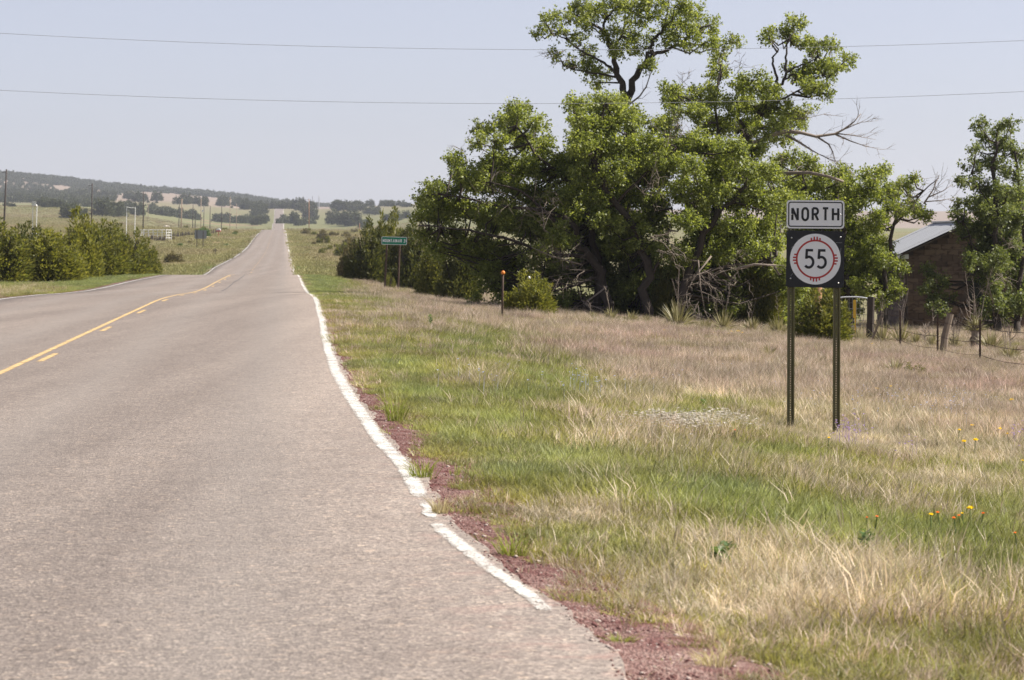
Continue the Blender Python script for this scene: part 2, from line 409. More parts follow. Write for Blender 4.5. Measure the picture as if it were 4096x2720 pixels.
def gn_scatter(name, protos, P, rot, scl, tint, label, cat, seed=0):
    me = bpy.data.meshes.new(name); n = len(P)
    me.vertices.add(n); me.vertices.foreach_set('co', np.asarray(P, np.float32).ravel())
    def attr(nm, typ, arr, key):
        a = me.attributes.new(nm, typ, 'POINT'); a.data.foreach_set(key, np.asarray(arr).ravel())
    attr('rotv', 'FLOAT_VECTOR', np.asarray(rot, np.float32), 'vector')
    attr('sclv', 'FLOAT_VECTOR', np.asarray(scl, np.float32), 'vector')
    attr('idx', 'INT', np.random.default_rng(seed).integers(0, len(protos), n).astype(np.int32), 'value')
    tc = np.concatenate([np.asarray(tint, np.float32), np.ones((n, 1), np.float32)], 1)
    attr('tint', 'FLOAT_COLOR', tc, 'color')
    me.update()
    o = ob(name, me)
    g = bpy.data.node_groups.new(name+'_nodes', 'GeometryNodeTree')
    g.interface.new_socket('Geometry', in_out='INPUT', socket_type='NodeSocketGeometry')
    g.interface.new_socket('Geometry', in_out='OUTPUT', socket_type='NodeSocketGeometry')
    gi = g.nodes.new('NodeGroupInput'); go = g.nodes.new('NodeGroupOutput')
    j = g.nodes.new('GeometryNodeJoinGeometry')
    for p in protos:
        oi = g.nodes.new('GeometryNodeObjectInfo'); oi.inputs['Object'].default_value = p; oi.inputs['As Instance'].default_value = True
        g.links.new(oi.outputs['Geometry'], j.inputs[0])
    ip = g.nodes.new('GeometryNodeInstanceOnPoints'); ip.inputs['Pick Instance'].default_value = True
    def na(nm, typ):
        q = g.nodes.new('GeometryNodeInputNamedAttribute'); q.data_type = typ; q.inputs[0].default_value = nm; return q.outputs[0]
    g.links.new(gi.outputs[0], ip.inputs['Points']); g.links.new(j.outputs[0], ip.inputs['Instance'])
    g.links.new(na('idx', 'INT'), ip.inputs['Instance Index'])
    g.links.new(na('rotv', 'FLOAT_VECTOR'), ip.inputs['Rotation']); g.links.new(na('sclv', 'FLOAT_VECTOR'), ip.inputs['Scale'])
    g.links.new(ip.outputs[0], go.inputs[0])
    md = o.modifiers.new('scatter', 'NODES'); md.node_group = g
    return tag(o, label, cat, kind='stuff')
def proto(name, me, m):
    o = bpy.data.objects.new(name, me); me.materials.append(m); return o

# ---------------------------------------------------------------- ground, road, paint, shoulder
GY = np.concatenate([np.arange(70, 260, .8), np.arange(260, 700, 4), np.geomspace(700, 3200, 160)])
def build_ground():
    ys = np.concatenate([np.arange(-12, 70, .8), GY, np.geomspace(3230, 7500, 60)])
    sp = np.concatenate([np.arange(0, 3.2, .8), np.arange(3.2, 6.4, .2), np.arange(6.4, 14, .5), np.arange(14, 40, 1.6), np.geomspace(40, 3200, 75)])
    s = np.concatenate([-sp[::-1], sp[1:]])
    Yg, Sg = np.meshgrid(ys, s, indexing='ij'); Xg = xc(Yg) + Sg
    Z = T(Xg, Yg)
    Z -= .07*((Sg > -4.25) & (Sg < 3.75))
    V = np.stack([Xg, Yg, Z], -1).reshape(-1, 3)
    nr, nc = Yg.shape; i = np.arange(nr*nc).reshape(nr, nc)
    Q = np.stack([i[:-1, :-1], i[:-1, 1:], i[1:, 1:], i[1:, :-1]], -1).reshape(-1, 4)
    return tag(ob('ground', mesh_np('ground', V, Q, True), 'ground'), kind='structure')
build_ground()
line_s = pchip([(-20,3.95),(8,3.90),(12,3.83),(13.8,3.70),(16.2,3.58),(19,3.58),(23,3.49),(31,3.40),(38,3.39),(62,3.5),(76,3.56),(157,3.5),(4000,3.45)])
lline_s = pchip([(-20,-3.7),(40,-3.85),(76,-4.0),(130,-4.0),(190,-3.6),(260,-3.5),(4000,-3.45)])
def jig(y, seed, sc=1.0):
    y = np.asarray(y, float)
    return (np.sin(y*1.7*sc+seed) + .7*np.sin(y*3.9*sc+seed*2.3) + .5*np.sin(y*8.3*sc+seed*.7) + .4*np.sin(y*.61*sc+seed*3))/2.6
def edge_s(y): return line_s(y) + .085 + .035*jig(y, 1.3) + .03*jig(y, 2.9, 2.7)*(np.asarray(y) < 60)
def ledge_s(y): return lline_s(y) - .18 + .05*jig(y, 4.1)
RY = np.concatenate([np.arange(-12, 70, .2), np.arange(70, 260, .8), np.arange(260, 700, 4), np.geomspace(700, 3200, 160)])
def strip(name, ys, s0, s1, dz, m, parent=None, cols=2, skirt=0):
    t = np.linspace(0, 1, cols)
    S = s0[:, None]*(1-t) + s1[:, None]*t
    Yg = np.repeat(ys[:, None], cols, 1); X = xc(Yg)+S
    Z = zroad(Yg) + dz
    if skirt:
        S2 = np.concatenate([S[:, :1]-.03, S, S[:, -1:]+.03], 1); Yg = np.repeat(ys[:, None], cols+2, 1); X = xc(Yg)+S2
        Z = zroad(Yg)+dz; Z[:, 0] -= skirt; Z[:, -1] -= skirt
    V = np.stack([X, Yg, Z], -1).reshape(-1, 3); nr, nc = Yg.shape; i = np.arange(nr*nc).reshape(nr, nc)
    Q = np.stack([i[:-1, :-1], i[:-1, 1:], i[1:, 1:], i[1:, :-1]], -1).reshape(-1, 4)
    me = mesh_np(name, V, Q)
    if 'paint' in str(m):
        ac = np.abs(np.linspace(-1, 1, cols))**4*.17; dend = np.minimum(ys-ys[0], ys[-1]-ys); we = .13*np.exp(-np.maximum(0, dend)/.12)*(ys[0] < 60)
        a = me.attributes.new('wear', 'FLOAT', 'POINT'); a.data.foreach_set('value', (we[:, None]+ac[None, :]).astype(np.float32).ravel())
    return ob(name, me, m, parent)
road = tag(strip('road', RY, ledge_s(RY), edge_s(RY), .02, 'asphalt', cols=9, skirt=.07), kind='structure')
DZ = .024
def seg(a, b, step=None):
    k = np.unique(np.concatenate([RY[(RY > a) & (RY < b)], np.arange(a+.03, min(b, a+.5), .05), np.arange(max(a, b-.5), b-.02, .05)])) if a < 60 else RY[(RY > a) & (RY < b)]; return np.concatenate([[a], k, [b]])
for a, b in ((11.9, 15.75), (17.2, 154.0), (158, 2700)):
    ys = seg(a, b); wd = np.interp(ys, [11, 14, 18, 24, 30], [.034, .042, .054, .062, .066]) + .004*jig(ys, 2.2)*(ys < 80) + (ys > 400)*.03 + (ys > 1200)*.07
    c = line_s(ys) + .02*jig(ys, 3.3, .12)
    taper = np.minimum(1, .35+np.minimum(ys-a, b-ys)*2.0)
    strip('edge_line', ys, c-wd*1.12, c+wd*1.12, DZ, 'paint_white', road, cols=9)
ys = seg(15.85, 17.05); strip('edge_line', ys, line_s(ys)-.03+.02*jig(ys, 4, 3), line_s(ys)+.05+.03*jig(ys, 5, 2), DZ, 'paint_white', road, cols=9)
for a, b in ((-8, 186), (189, 203), (207, 2700)):
    ys = seg(a, b); wd = .06 + (ys > 400)*.03 + (ys > 1200)*.07; c = lline_s(ys)
    strip('edge_line', ys, c-wd, c+wd, DZ, 'paint_white', road, cols=7)
ys = seg(-8, 184); strip('centre_line', ys, np.full(len(ys), -.225), np.full(len(ys), -.115), DZ, 'paint_yellow', road, cols=7)
ys = seg(2150, 2620); strip('centre_line', ys, np.full(len(ys), -.2), np.full(len(ys), -.0), DZ, 'paint_yellow', road)
for k in range(-2, 86):
    y0 = 37.9 + 12.19*k - 1.52
    ys = np.linspace(y0, y0+3.05, 8)
    strip('lane_dash', ys, np.full(8, -.055), np.full(8, .055), DZ, 'paint_yellow', road, cols=7)
ys = seg(108, 178); strip('sealed_crack', ys, .61+.05*jig(ys, .4, .1), .67+.05*jig(ys, .9, .1), DZ, 'tar', road)
# red cinder shoulder, lying on the verge
def shoulder(name, fe, sgn, width, ymax):
    ys = np.concatenate([np.arange(-4, 60, .2), np.arange(60, ymax, 1.0)])
    cols = 6; t = np.linspace(0, 1, cols)
    e = fe(ys); S = e[:, None] + sgn*(-.05 + t*(width(ys)[:, None]))
    Yg = np.repeat(ys[:, None], cols, 1); X = xc(Yg)+S; Z = T(X, Yg) + .012 + .008*np.sin(X*37)*np.sin(Yg*23)
    Z[:, -1] -= .03; Z[:, 0] = zroad(ys)+.004
    V = np.stack([X, Yg, Z], -1).reshape(-1, 3); nr = len(ys); i = np.arange(nr*cols).reshape(nr, cols)
    Q = np.stack([i[:-1, :-1], i[:-1, 1:], i[1:, 1:], i[1:, :-1]], -1).reshape(-1, 4)
    if sgn < 0: Q = Q[:, ::-1]
    return tag(ob(name, mesh_np(name, V, Q, True), 'cinder'), kind='structure')
def grass_edge(y):       # where the grass begins beyond the asphalt edge
    y = np.asarray(y, float)
    return .04 + .42*np.exp(-np.maximum(0, y-9.5)/2.6) + .13*np.exp(-((y-20)/5)**2) + .10*np.exp(-((y-28)/4)**2) + .07*np.exp(-y/90)
shoulder('gravel_shoulder', edge_s, 1, lambda y: grass_edge(y)+.35, 190)
shoulder('gravel_shoulder', ledge_s, -1, lambda y: .35+.12*jig(y, 2, .2), 190)
# side track joining from the left
tx0, tx1 = hit(835, 957, 500, 900), hit(1010, 955, 500, 900)
def track(a, b, w):
    n = 30; V = []; 
    for i in range(n):
        t = i/(n-1); x = a[0]+(b[0]-a[0])*t; y = a[1]+(b[1]-a[1])*t + 3*math.sin(t*3)
        for d in (-w, -w*.3, w*.3, w): V.append((x, y+d+.6*math.sin(i*1.3), float(T(x, y+d))+.12))
    Q = [(4*i+k, 4*i+4+k, 4*i+5+k, 4*i+1+k) for i in range(n-1) for k in range(3)]
    me = bpy.data.meshes.new('track'); me.from_pydata(V, [], Q); me.update(); return me
tag(ob('dirt_track', track((float(xc(690))-24, 684), (float(xc(690))-3.4, 690), 4.5), 'track'), kind='structure')

# ---------------------------------------------------------------- lettering (drawn with strokes)
def arc(cx, cy, rx, ry, a0, a1, n=10): return [(cx+rx*math.cos(R(a0+(a1-a0)*i/n)), cy+ry*math.sin(R(a0+(a1-a0)*i/n))) for i in range(n+1)]
def oval(w, c=.42): 
    r = w/2; return arc(r, 1-c, r, c, 0, 180) + arc(r, c, r, c, 180, 360) + [(w, 1-c)]
GL = {
 'N': (.56, [[(0,0),(0,1)], [(0,1),(.56,0)], [(.56,0),(.56,1)]]),
 'O': (.58, [oval(.58, .3)]),
 'R': (.56, [[(0,0),(0,1)], [(0,1),(.28,1)]+arc(.28,.75,.26,.25,90,-90)+[(0,.5)], [(.26,.5),(.56,0)]]),
 'T': (.56, [[(0,1),(.56,1)], [(.28,1),(.28,0)]]),
 'H': (.56, [[(0,0),(0,1)], [(.56,0),(.56,1)], [(0,.53),(.56,.53)]]),
 'M': (.66, [[(0,0),(0,1)], [(0,1),(.33,.25),(.66,1)], [(.66,1),(.66,0)]]),
 'U': (.54, [[(0,1),(0,.28)]+arc(.27,.28,.27,.28,180,360)+[(.54,1)]]),
 'A': (.62, [[(0,0),(.31,1),(.62,0)], [(.13,.32),(.49,.32)]]),
 'I': (.02, [[(.01,0),(.01,1)]]),
 '2': (.52, [arc(.26,.74,.26,.26,170,-30)+[(.42,.5),(0,0),(.54,0)]]),
 '4': (.56, [[(.42,0),(.42,1),(0,.3),(.58,.3)]]),
 '5': (.5, [[(.48,1),(.07,1)], [(.07,1.07),(.035,.50)], arc(.2,.31,.30,.31,118,-140,14)]),
}
def ribbon(mb, pts, t, y):
    P = [Vector((p[0], p[1])) for i, p in enumerate(pts) if i == 0 or abs(p[0]-pts[i-1][0])+abs(p[1]-pts[i-1][1]) > 1e-6]; n = len(P); L = []
    for i in range(n):
        d0 = (P[i]-P[i-1]).normalized() if i else (P[1]-P[0]).normalized()
        d1 = (P[i+1]-P[i]).normalized() if i < n-1 else d0
        n0, n1 = Vector((-d0.y, d0.x)), Vector((-d1.y, d1.x)); q = (n0+n1)
        q = q.normalized() if q.length > .2 else n1
        k = 1/max(.45, q.dot(n1)); L.append((P[i]+q*t/2*k, P[i]-q*t/2*k))
    mb.add([(a.x, y, a.y) for a, b in L] + [(b.x, y, b.y) for a, b in L], [(i, i+1, n+i+1, n+i) for i in range(n-1)])
def text_parts(txt, h, t, x0, z0, y, m, parent, gap=.22, squeeze=1.0, name='letter'):
    x = x0
    for ch in txt:
        if ch == ' ': x += h*.42; continue
        wd, strokes = GL[ch]; mb = MB(); ih = h - t
        for k, st in enumerate(strokes):
            ribbon(mb, [(x+t/2+px*ih*squeeze, z0+t/2+pz*ih) for px, pz in st], t, y-.0004*k)
        mb.obj(name, m, parent); x += wd*ih*squeeze + t + gap*h
    return x
def text_width(txt, h, t, gap=.22, squeeze=1.0):
    x = 0
    for ch in txt: x += h*.42 if ch == ' ' else GL[ch][0]*(h-t)*squeeze + t + gap*h
    return x - gap*h
def rounded(w, h, r, n=6):
    P = []
    for cx, cz, a in ((w/2-r, h/2-r, 0), (-w/2+r, h/2-r, 90), (-w/2+r, -h/2+r, 180), (w/2-r, -h/2+r, 270)):
        P += [(cx+r*math.cos(R(a+90*i/n)), cz+r*math.sin(R(a+90*i/n))) for i in range(n+1)]
    return P
def plate(P, y0, y1):
    mb = MB(); n = len(P)
    mb.add([(x, y0, z) for x, z in P] + [(x, y1, z) for x, z in P], [tuple(range(n))[::-1] if y0 > y1 else tuple(range(n)), tuple(range(n, 2*n))[::-1] if y0 < y1 else tuple(range(n, 2*n))] + [(i, n+i, n+(i+1) % n, (i+1) % n) for i in range(n)])
    return mb
def ring(P, Q, y):
    n = len(P); return MB().add([(x, y, z) for x, z in P]+[(x, y, z) for x, z in Q], [(i, (i+1) % n, n+(i+1) % n, n+i) for i in range(n)])
def circ(r, n=48): return [(r*math.cos(2*math.pi*i/n), r*math.sin(2*math.pi*i/n)) for i in range(n)]
def bolt(parent, x, z, y, r=.008):
    MB().lathe([(r*.2, -.004), (r, -.003), (r, 0), (r*.7, .004), (r*.2, .006)], 8).obj('bolt', 'bolt', parent, (x, y, z), (R(90), 0, 0), True)
def channel_post(parent, x, y, z0, z1, m='steel_green', w=.08, holes=True, lean=0, scale=1.0):
    """U-channel post, open towards the camera, web punched with a row of holes"""
    mb = MB(); hw, web, dep, lip = w/2*scale, .02*scale, .036*scale, .003
    prof = [(-hw, -dep), (-hw+.012*scale, -dep), (-web, 0), (web, 0), (hw-.012*scale, -dep), (hw, -dep)]
    L = z1-z0
    def sh(u, z): return (x+u+lean*(z-z1), z)
    for k in range(5):
        (a, b), (c, d) = prof[k], prof[k+1]
        if k == 2 and holes:
            zs = [z0]; q = z0+.02
            while q < z1-.03: zs += [q, q+.0095]; q += .0254
            zs += [z1]; us = [-web, -.0048, .0048, web]
            for i in range(len(zs)-1):
                for j in range(3):
                    if i % 2 == 1 and j == 1: continue
                    mb.add([(sh(us[j], zs[i])[0], y, zs[i]), (sh(us[j+1], zs[i])[0], y, zs[i]), (sh(us[j+1], zs[i+1])[0], y, zs[i+1]), (sh(us[j], zs[i+1])[0], y, zs[i+1])], [(0, 1, 2, 3)])
        else:
            for off in (0, lip):
                mb.add([(sh(a, z0)[0], y+b+off, z0), (sh(c, z0)[0], y+d+off, z0), (sh(c, z1)[0], y+d+off, z1), (sh(a, z1)[0], y+b+off, z1)], [(0, 1, 2, 3)])
    return mb.obj('post', m, parent)

# ---------------------------------------------------------------- route marker sign
SX, SY = (3262-CX)/F*33.9, 33.9
gz = float(T(SX, SY))
t = thing('route_sign', 'route marker on two perforated posts reading NORTH above a red ringed 55', 'road sign', (SX, SY, gz))
zl = lambda z: z - gz
for px in (3166, 3349):
    channel_post(t, (px-CX)/F*SY - SX, .045, -.35, zl(1.83), lean=.004)
def sign_north():
    cz = zl((1.848+1.551)/2); o = plate(rounded(.617, .302, .035), 0, .004).obj('north_panel', 'white', t, (0, 0, cz)); o.rotation_euler = (0, R(.4), 0)
    o['label'] = 'white panel reading NORTH with thin black border'
    A = rounded(.585, .270, .028); B = rounded(.561, .246, .018)
    ring(A, B, -.0015).obj('border', 'black', o)
    wd = text_width('NORTH', .152, .024, .175, .8)
    text_parts('NORTH', .152, .024, -wd/2-.002, -.074, -.002, 'black', o, .175, .8)
    for x in (-.255, .265): bolt(o, x, .0, -.004)
sign_north()
def sign_55():
    cz = zl((1.524+.917)/2); o = plate(rounded(.622, .606, .03), 0, .004).obj('shield_panel', 'black', t, (-.002, -.001, cz)); o.rotation_euler = (0, R(1.0), 0)
    o['label'] = 'black square panel with white disc, red ring and numerals 55'
    d = MB().add([(x, -.0015, z) for x, z in circ(.272, 64)], [tuple(range(64))]); d.obj('disc', 'white', o)
    ring(circ(.209, 64), circ(.190, 64), -.0024).obj('ring', 'red', o)
    for q in range(4):
        for k in (-1.5, -.5, .5, 1.5):
            u = k*.031; L = .038 if abs(k) < 1 else .030; z0 = math.sqrt(.203**2-u*u)
            mb = MB().add([(u-.0082, -.0028, z0), (u+.0082, -.0028, z0), (u+.0082, -.0028, z0+L), (u-.0082, -.0028, z0+L)], [(0, 1, 2, 3)])
            r_ = mb.obj('ray', 'red', o); r_.rotation_euler = (0, R(90*q), 0)
    wd = text_width('55', .212, .027, .12, .87)
    text_parts('55', .212, .027, -wd/2+.004, -.104, -.003, 'black', o, .12, .87, 'numeral')
    for x, z in ((-.258, .225), (.265, .24), (-.262, -.21), (.25, -.25)): bolt(o, x, z, -.004, .009)
    for x, z, L, a in ((-.19, .2, .03, 20), (-.24, .13, .04, 60), (.25, .18, .07, 92), (-.25, -.17, .03, 40), (.27, .1, .05, 5)):
        s_ = MB().box((0, 0, 0), (.0035, .0006, L)).obj('scratch', 'grey_panel', o, (x, -.0012, z)); s_.rotation_euler = (0, R(a), 0)
sign_55()

# ---------------------------------------------------------------- other signs and roadside posts
def guide_sign():
    X, Y, Z = gp(1565, 150.0)
    Z = float(T(X, Y))
    t = thing('guide_sign', 'green guide sign reading MOUNTAINAIR on two brown posts before dark junipers', 'road sign', (X, Y, Z))
    top = H-(947-CY)/F*150-Z; bot = H-(979-CY)/F*150-Z
    for a, b in ((1549, 1537), (1600, 1591)):
        xa, xb = (a-CX)/F*150-X, (b-CX)/F*150-X
        MB().tube([(xb, .03, -.3), (xa, .03, top-.02)], .045, 6).obj('post', 'rust', t)
    cx = (1577-CX)/F*150-X
    o = plate(rounded(1.21, top-bot, .05), 0, .01).obj('panel', 'sign_green', t, (cx, -.03, (top+bot)/2)); o.rotation_euler = (0, R(1.4), 0)
    ring(rounded(1.205, top-bot-.006, .05), rounded(1.165, top-bot-.046, .035), -.004).obj('border', 'white', o)
    text_parts('MOUNTAINAIR 24', .16, .026, -.545, -.08, -.006, 'white', o, .10, .66)
guide_sign()
def sign_back():
    X, Y, Z = gp(800, 535)
    t = thing('sign_back', 'grey back of a large road sign on two dark posts beside the dirt track', 'road sign', (X, Y, Z))
    k = 535/F
    z0, z1 = H-(955-CY)*k-Z, H-(921-CY)*k-Z
    for px in (787, 812): MB().tube([((px-CX)*k-X, 0, -.3), ((px+1-CX)*k-X, 0, z1)], .065, 6).obj('post', 'pole_dark', t)
    plate(rounded(48*k, z1-z0, .1), .1, .12).obj('panel', 'grey_panel', t, ((802-CX)*k-X, 0, (z0+z1)/2))
    for zz in (.25, .75): MB().box(((802-CX)*k-X, .09, z0+(z1-z0)*zz), (46*k, .03, .05)).obj('brace', 'grey_panel', t)
sign_back()
def aerial_marker():
    X, Y, Z = gp(874, 720); k = 720/F
    t = thing('pipeline_marker', 'red post with white and red hooded cap standing by the dirt track', 'marker post', (X, Y, Z))
    h = 34*k; mb = MB().tube([(0, 0, -.2), (0, 0, h*.66)], .06, 8); mb.obj('post', 'red', t)
    mb = MB(); w2, L = 8.5*k, .55
    P = [(-w2, h*.62), (w2, h*.62), (w2, h*.8), (w2*.6, h*.94), (0, h), (-w2*.6, h*.94), (-w2, h*.8)]
    plate(P, -L, L).obj('hood', 'white_paint', t)
    plate([(-w2*1.02, h*.6), (w2*1.02, h*.6), (w2*1.02, h*.74), (-w2*1.02, h*.74)], -L-.02, L+.02).obj('band', 'red', t)
aerial_marker()
def post_thing(name, label, px, Y, hpx, rad, m, capm=None, lean=0, cat='post', group=None):
    X, Y, Z = gp(px, Y); k = Y/F; h = hpx*k
    t = thing(name, label, cat, (X, Y, Z), group=group)
    MB().tube([(0, 0, -.2), (lean*h*.5, 0, h*.5), (lean*h, 0, h)], rad, 8).obj('shaft', m, t, smooth=True)
    if capm: MB().lathe([(rad*.9, -.03), (rad*1.9, -.02), (rad*2.1, .02), (rad*1.6, .05), (rad*.5, .065)], 12, (lean*h, 0, h)).obj('cap', capm, t, smooth=True)
    return t
post_thing('marker_post', 'slim brown pipe marker post with bright orange ball cap before the elms', 2008, 80, 195, .026, 'rust', 'orange', .02, 'marker post')
post_thing('marker_post', 'thin rusty post with a white cap standing behind the yellowish juniper', 2114, 93, 150, .022, 'rust', 'white_paint', .01, 'marker post')
post_thing('marker_post', 'short dark delineator post in the verge before the grey sign back', 861, 430, 31, .05, 'pole_dark', None, 0, 'marker post')
for px, Y, h in ((1152, 1000, 13), (1167, 900, 11)):
    post_thing('marker_post', 'tiny dark delineator post on the right verge of the far road', px, Y, h, .06, 'pole_dark', None, 0, 'marker post', 'far verge delineators')

# ---------------------------------------------------------------- barbed wire fence and gate
def fence():
    posts = [(3598, 84), (3745, 77.5), (3917, 71.5), (4110, 66)]
    base = gp(3482, 91)
    t = thing('barbed_wire_fence', 'barbed wire fence on thin dark steel posts before the brown block house', 'fence', base)
    loc = []
    for i, (px, Y) in enumerate(posts):
        X, Y, Z = gp(px, Y); p = np.array([X, Y, Z])-base; h = 1.12
        lean = .03 if i != 1 else .06
        mb = MB(); mb.box((p[0]+lean*h/2, p[1], p[2]+h/2-.15), (.045, .012, h+.3)); mb.box((p[0]+lean*h/2, p[1]+.02, p[2]+h/2-.15), (.012, .04, h+.3))
        for q in range(14): mb.box((p[0]+lean*h/2, p[1]-.012, p[2]+.15+q*.07), (.02, .014, .018))
        mb.obj('steel_post', 'rust', t); loc.append(p + np.array([lean*h/2, 0, 0]))
    X, Y, Z = gp(3776, 78); p = np.array([X, Y, Z])-base
    MB().tube([(p[0]-.06, p[1], p[2]-.2), (p[0]+.02, p[1], p[2]+.6), (p[0]+.16, p[1], p[2]+1.15)], [.10, .09, .08], 8).obj('wooden_post', 'wood', t)
    MB().tube([(-.03, 0, -.2), (0, 0, .6), (.02, 0, 1.36)], [.13, .11, .11], 9).obj('corner_post', 'bark', t)
    X, Y, Z = gp(3508, 86.5); q = np.array([X, Y, Z])-base
    MB().box(((q[0]+.05)/2+.02, q[1]/2, .42), (.10, .05, .98), Vector((q[0]-.05, 0, -.95)).to_track_quat('Z', 'Y').to_matrix()).obj('brace', 'wood', t)
    for h in (.32, .62, .98):
        pts = [np.array([0.02, 0, h])] + [p + np.array([0, 0, h - (.02 if i % 2 else 0)]) for i, p in enumerate(loc)]
        P = []
        for a, b in zip(pts[:-1], pts[1:]):
            for k in range(8):
                u = k/8; c = a*(1-u)+b*u; c[2] -= .05*4*u*(1-u); P.append(c)
        P.append(pts[-1]); MB().tube(P, .0075, 4).obj('wire', 'rust', t)
fence()
def gate():
    X, Y, Z = gp(3385, 92); k = 92/F
    t = thing('tube_gate', 'galvanised bowed tube gate with wire mesh hung beside the fence corner', 'gate', (X, Y, Z))
    x0, x1 = (3330-CX)*k-X, (3476-CX)*k-X
    zt = lambda u: 1.30 + .10*math.sin(math.pi*min(1, .35+.65*(1-u)*1.1)) - .12*u
    top = [(x0+(x1-x0)*u, 0, zt(u)) for u in np.linspace(0, 1, 12)]
    MB().tube(top + [(x1+.01, 0, zt(1)-.1), (x1+.01, 0, .12)], .022, 6).obj('frame', 'galv', t, smooth=True)
    MB().tube([(x0, 0, zt(0)), (x0, 0, .12), (x1, 0, .12)], .02, 6).obj('frame', 'galv', t, smooth=True)
    for u in np.linspace(.06, .95, 10): MB().tube([(x0+(x1-x0)*u, 0, .12), (x0+(x1-x0)*u, 0, zt(u))], .005, 4).obj('mesh_wire', 'wire', t)
    for z in np.linspace(.28, 1.15, 6): MB().tube([(x0, .004, z), (x1, .004, z)], .005, 4).obj('mesh_wire', 'wire', t)
gate()
def yellow_marker():
    X, Y, Z = gp(3421, 90.6); k = 90.6/F
    t = thing('yellow_marker', 'flat yellow plastic marker post standing before the tube gate', 'marker post', (X, Y, Z))
    MB().box((0, 0, .55), (.035, .02, 1.3)).obj('stake', 'yellow_paint', t); MB().box((-.02, -.018, 1.0), (.085, .012, .52)).obj('blade', 'yellow_paint', t)
yellow_marker()
X, Y, Z = gp(3270, 94); post_thing('timber_post', 'pale reddish timber post rising behind the young juniper', 3270, 94, 250, .11, 'pole_orange', None, .02, 'post')

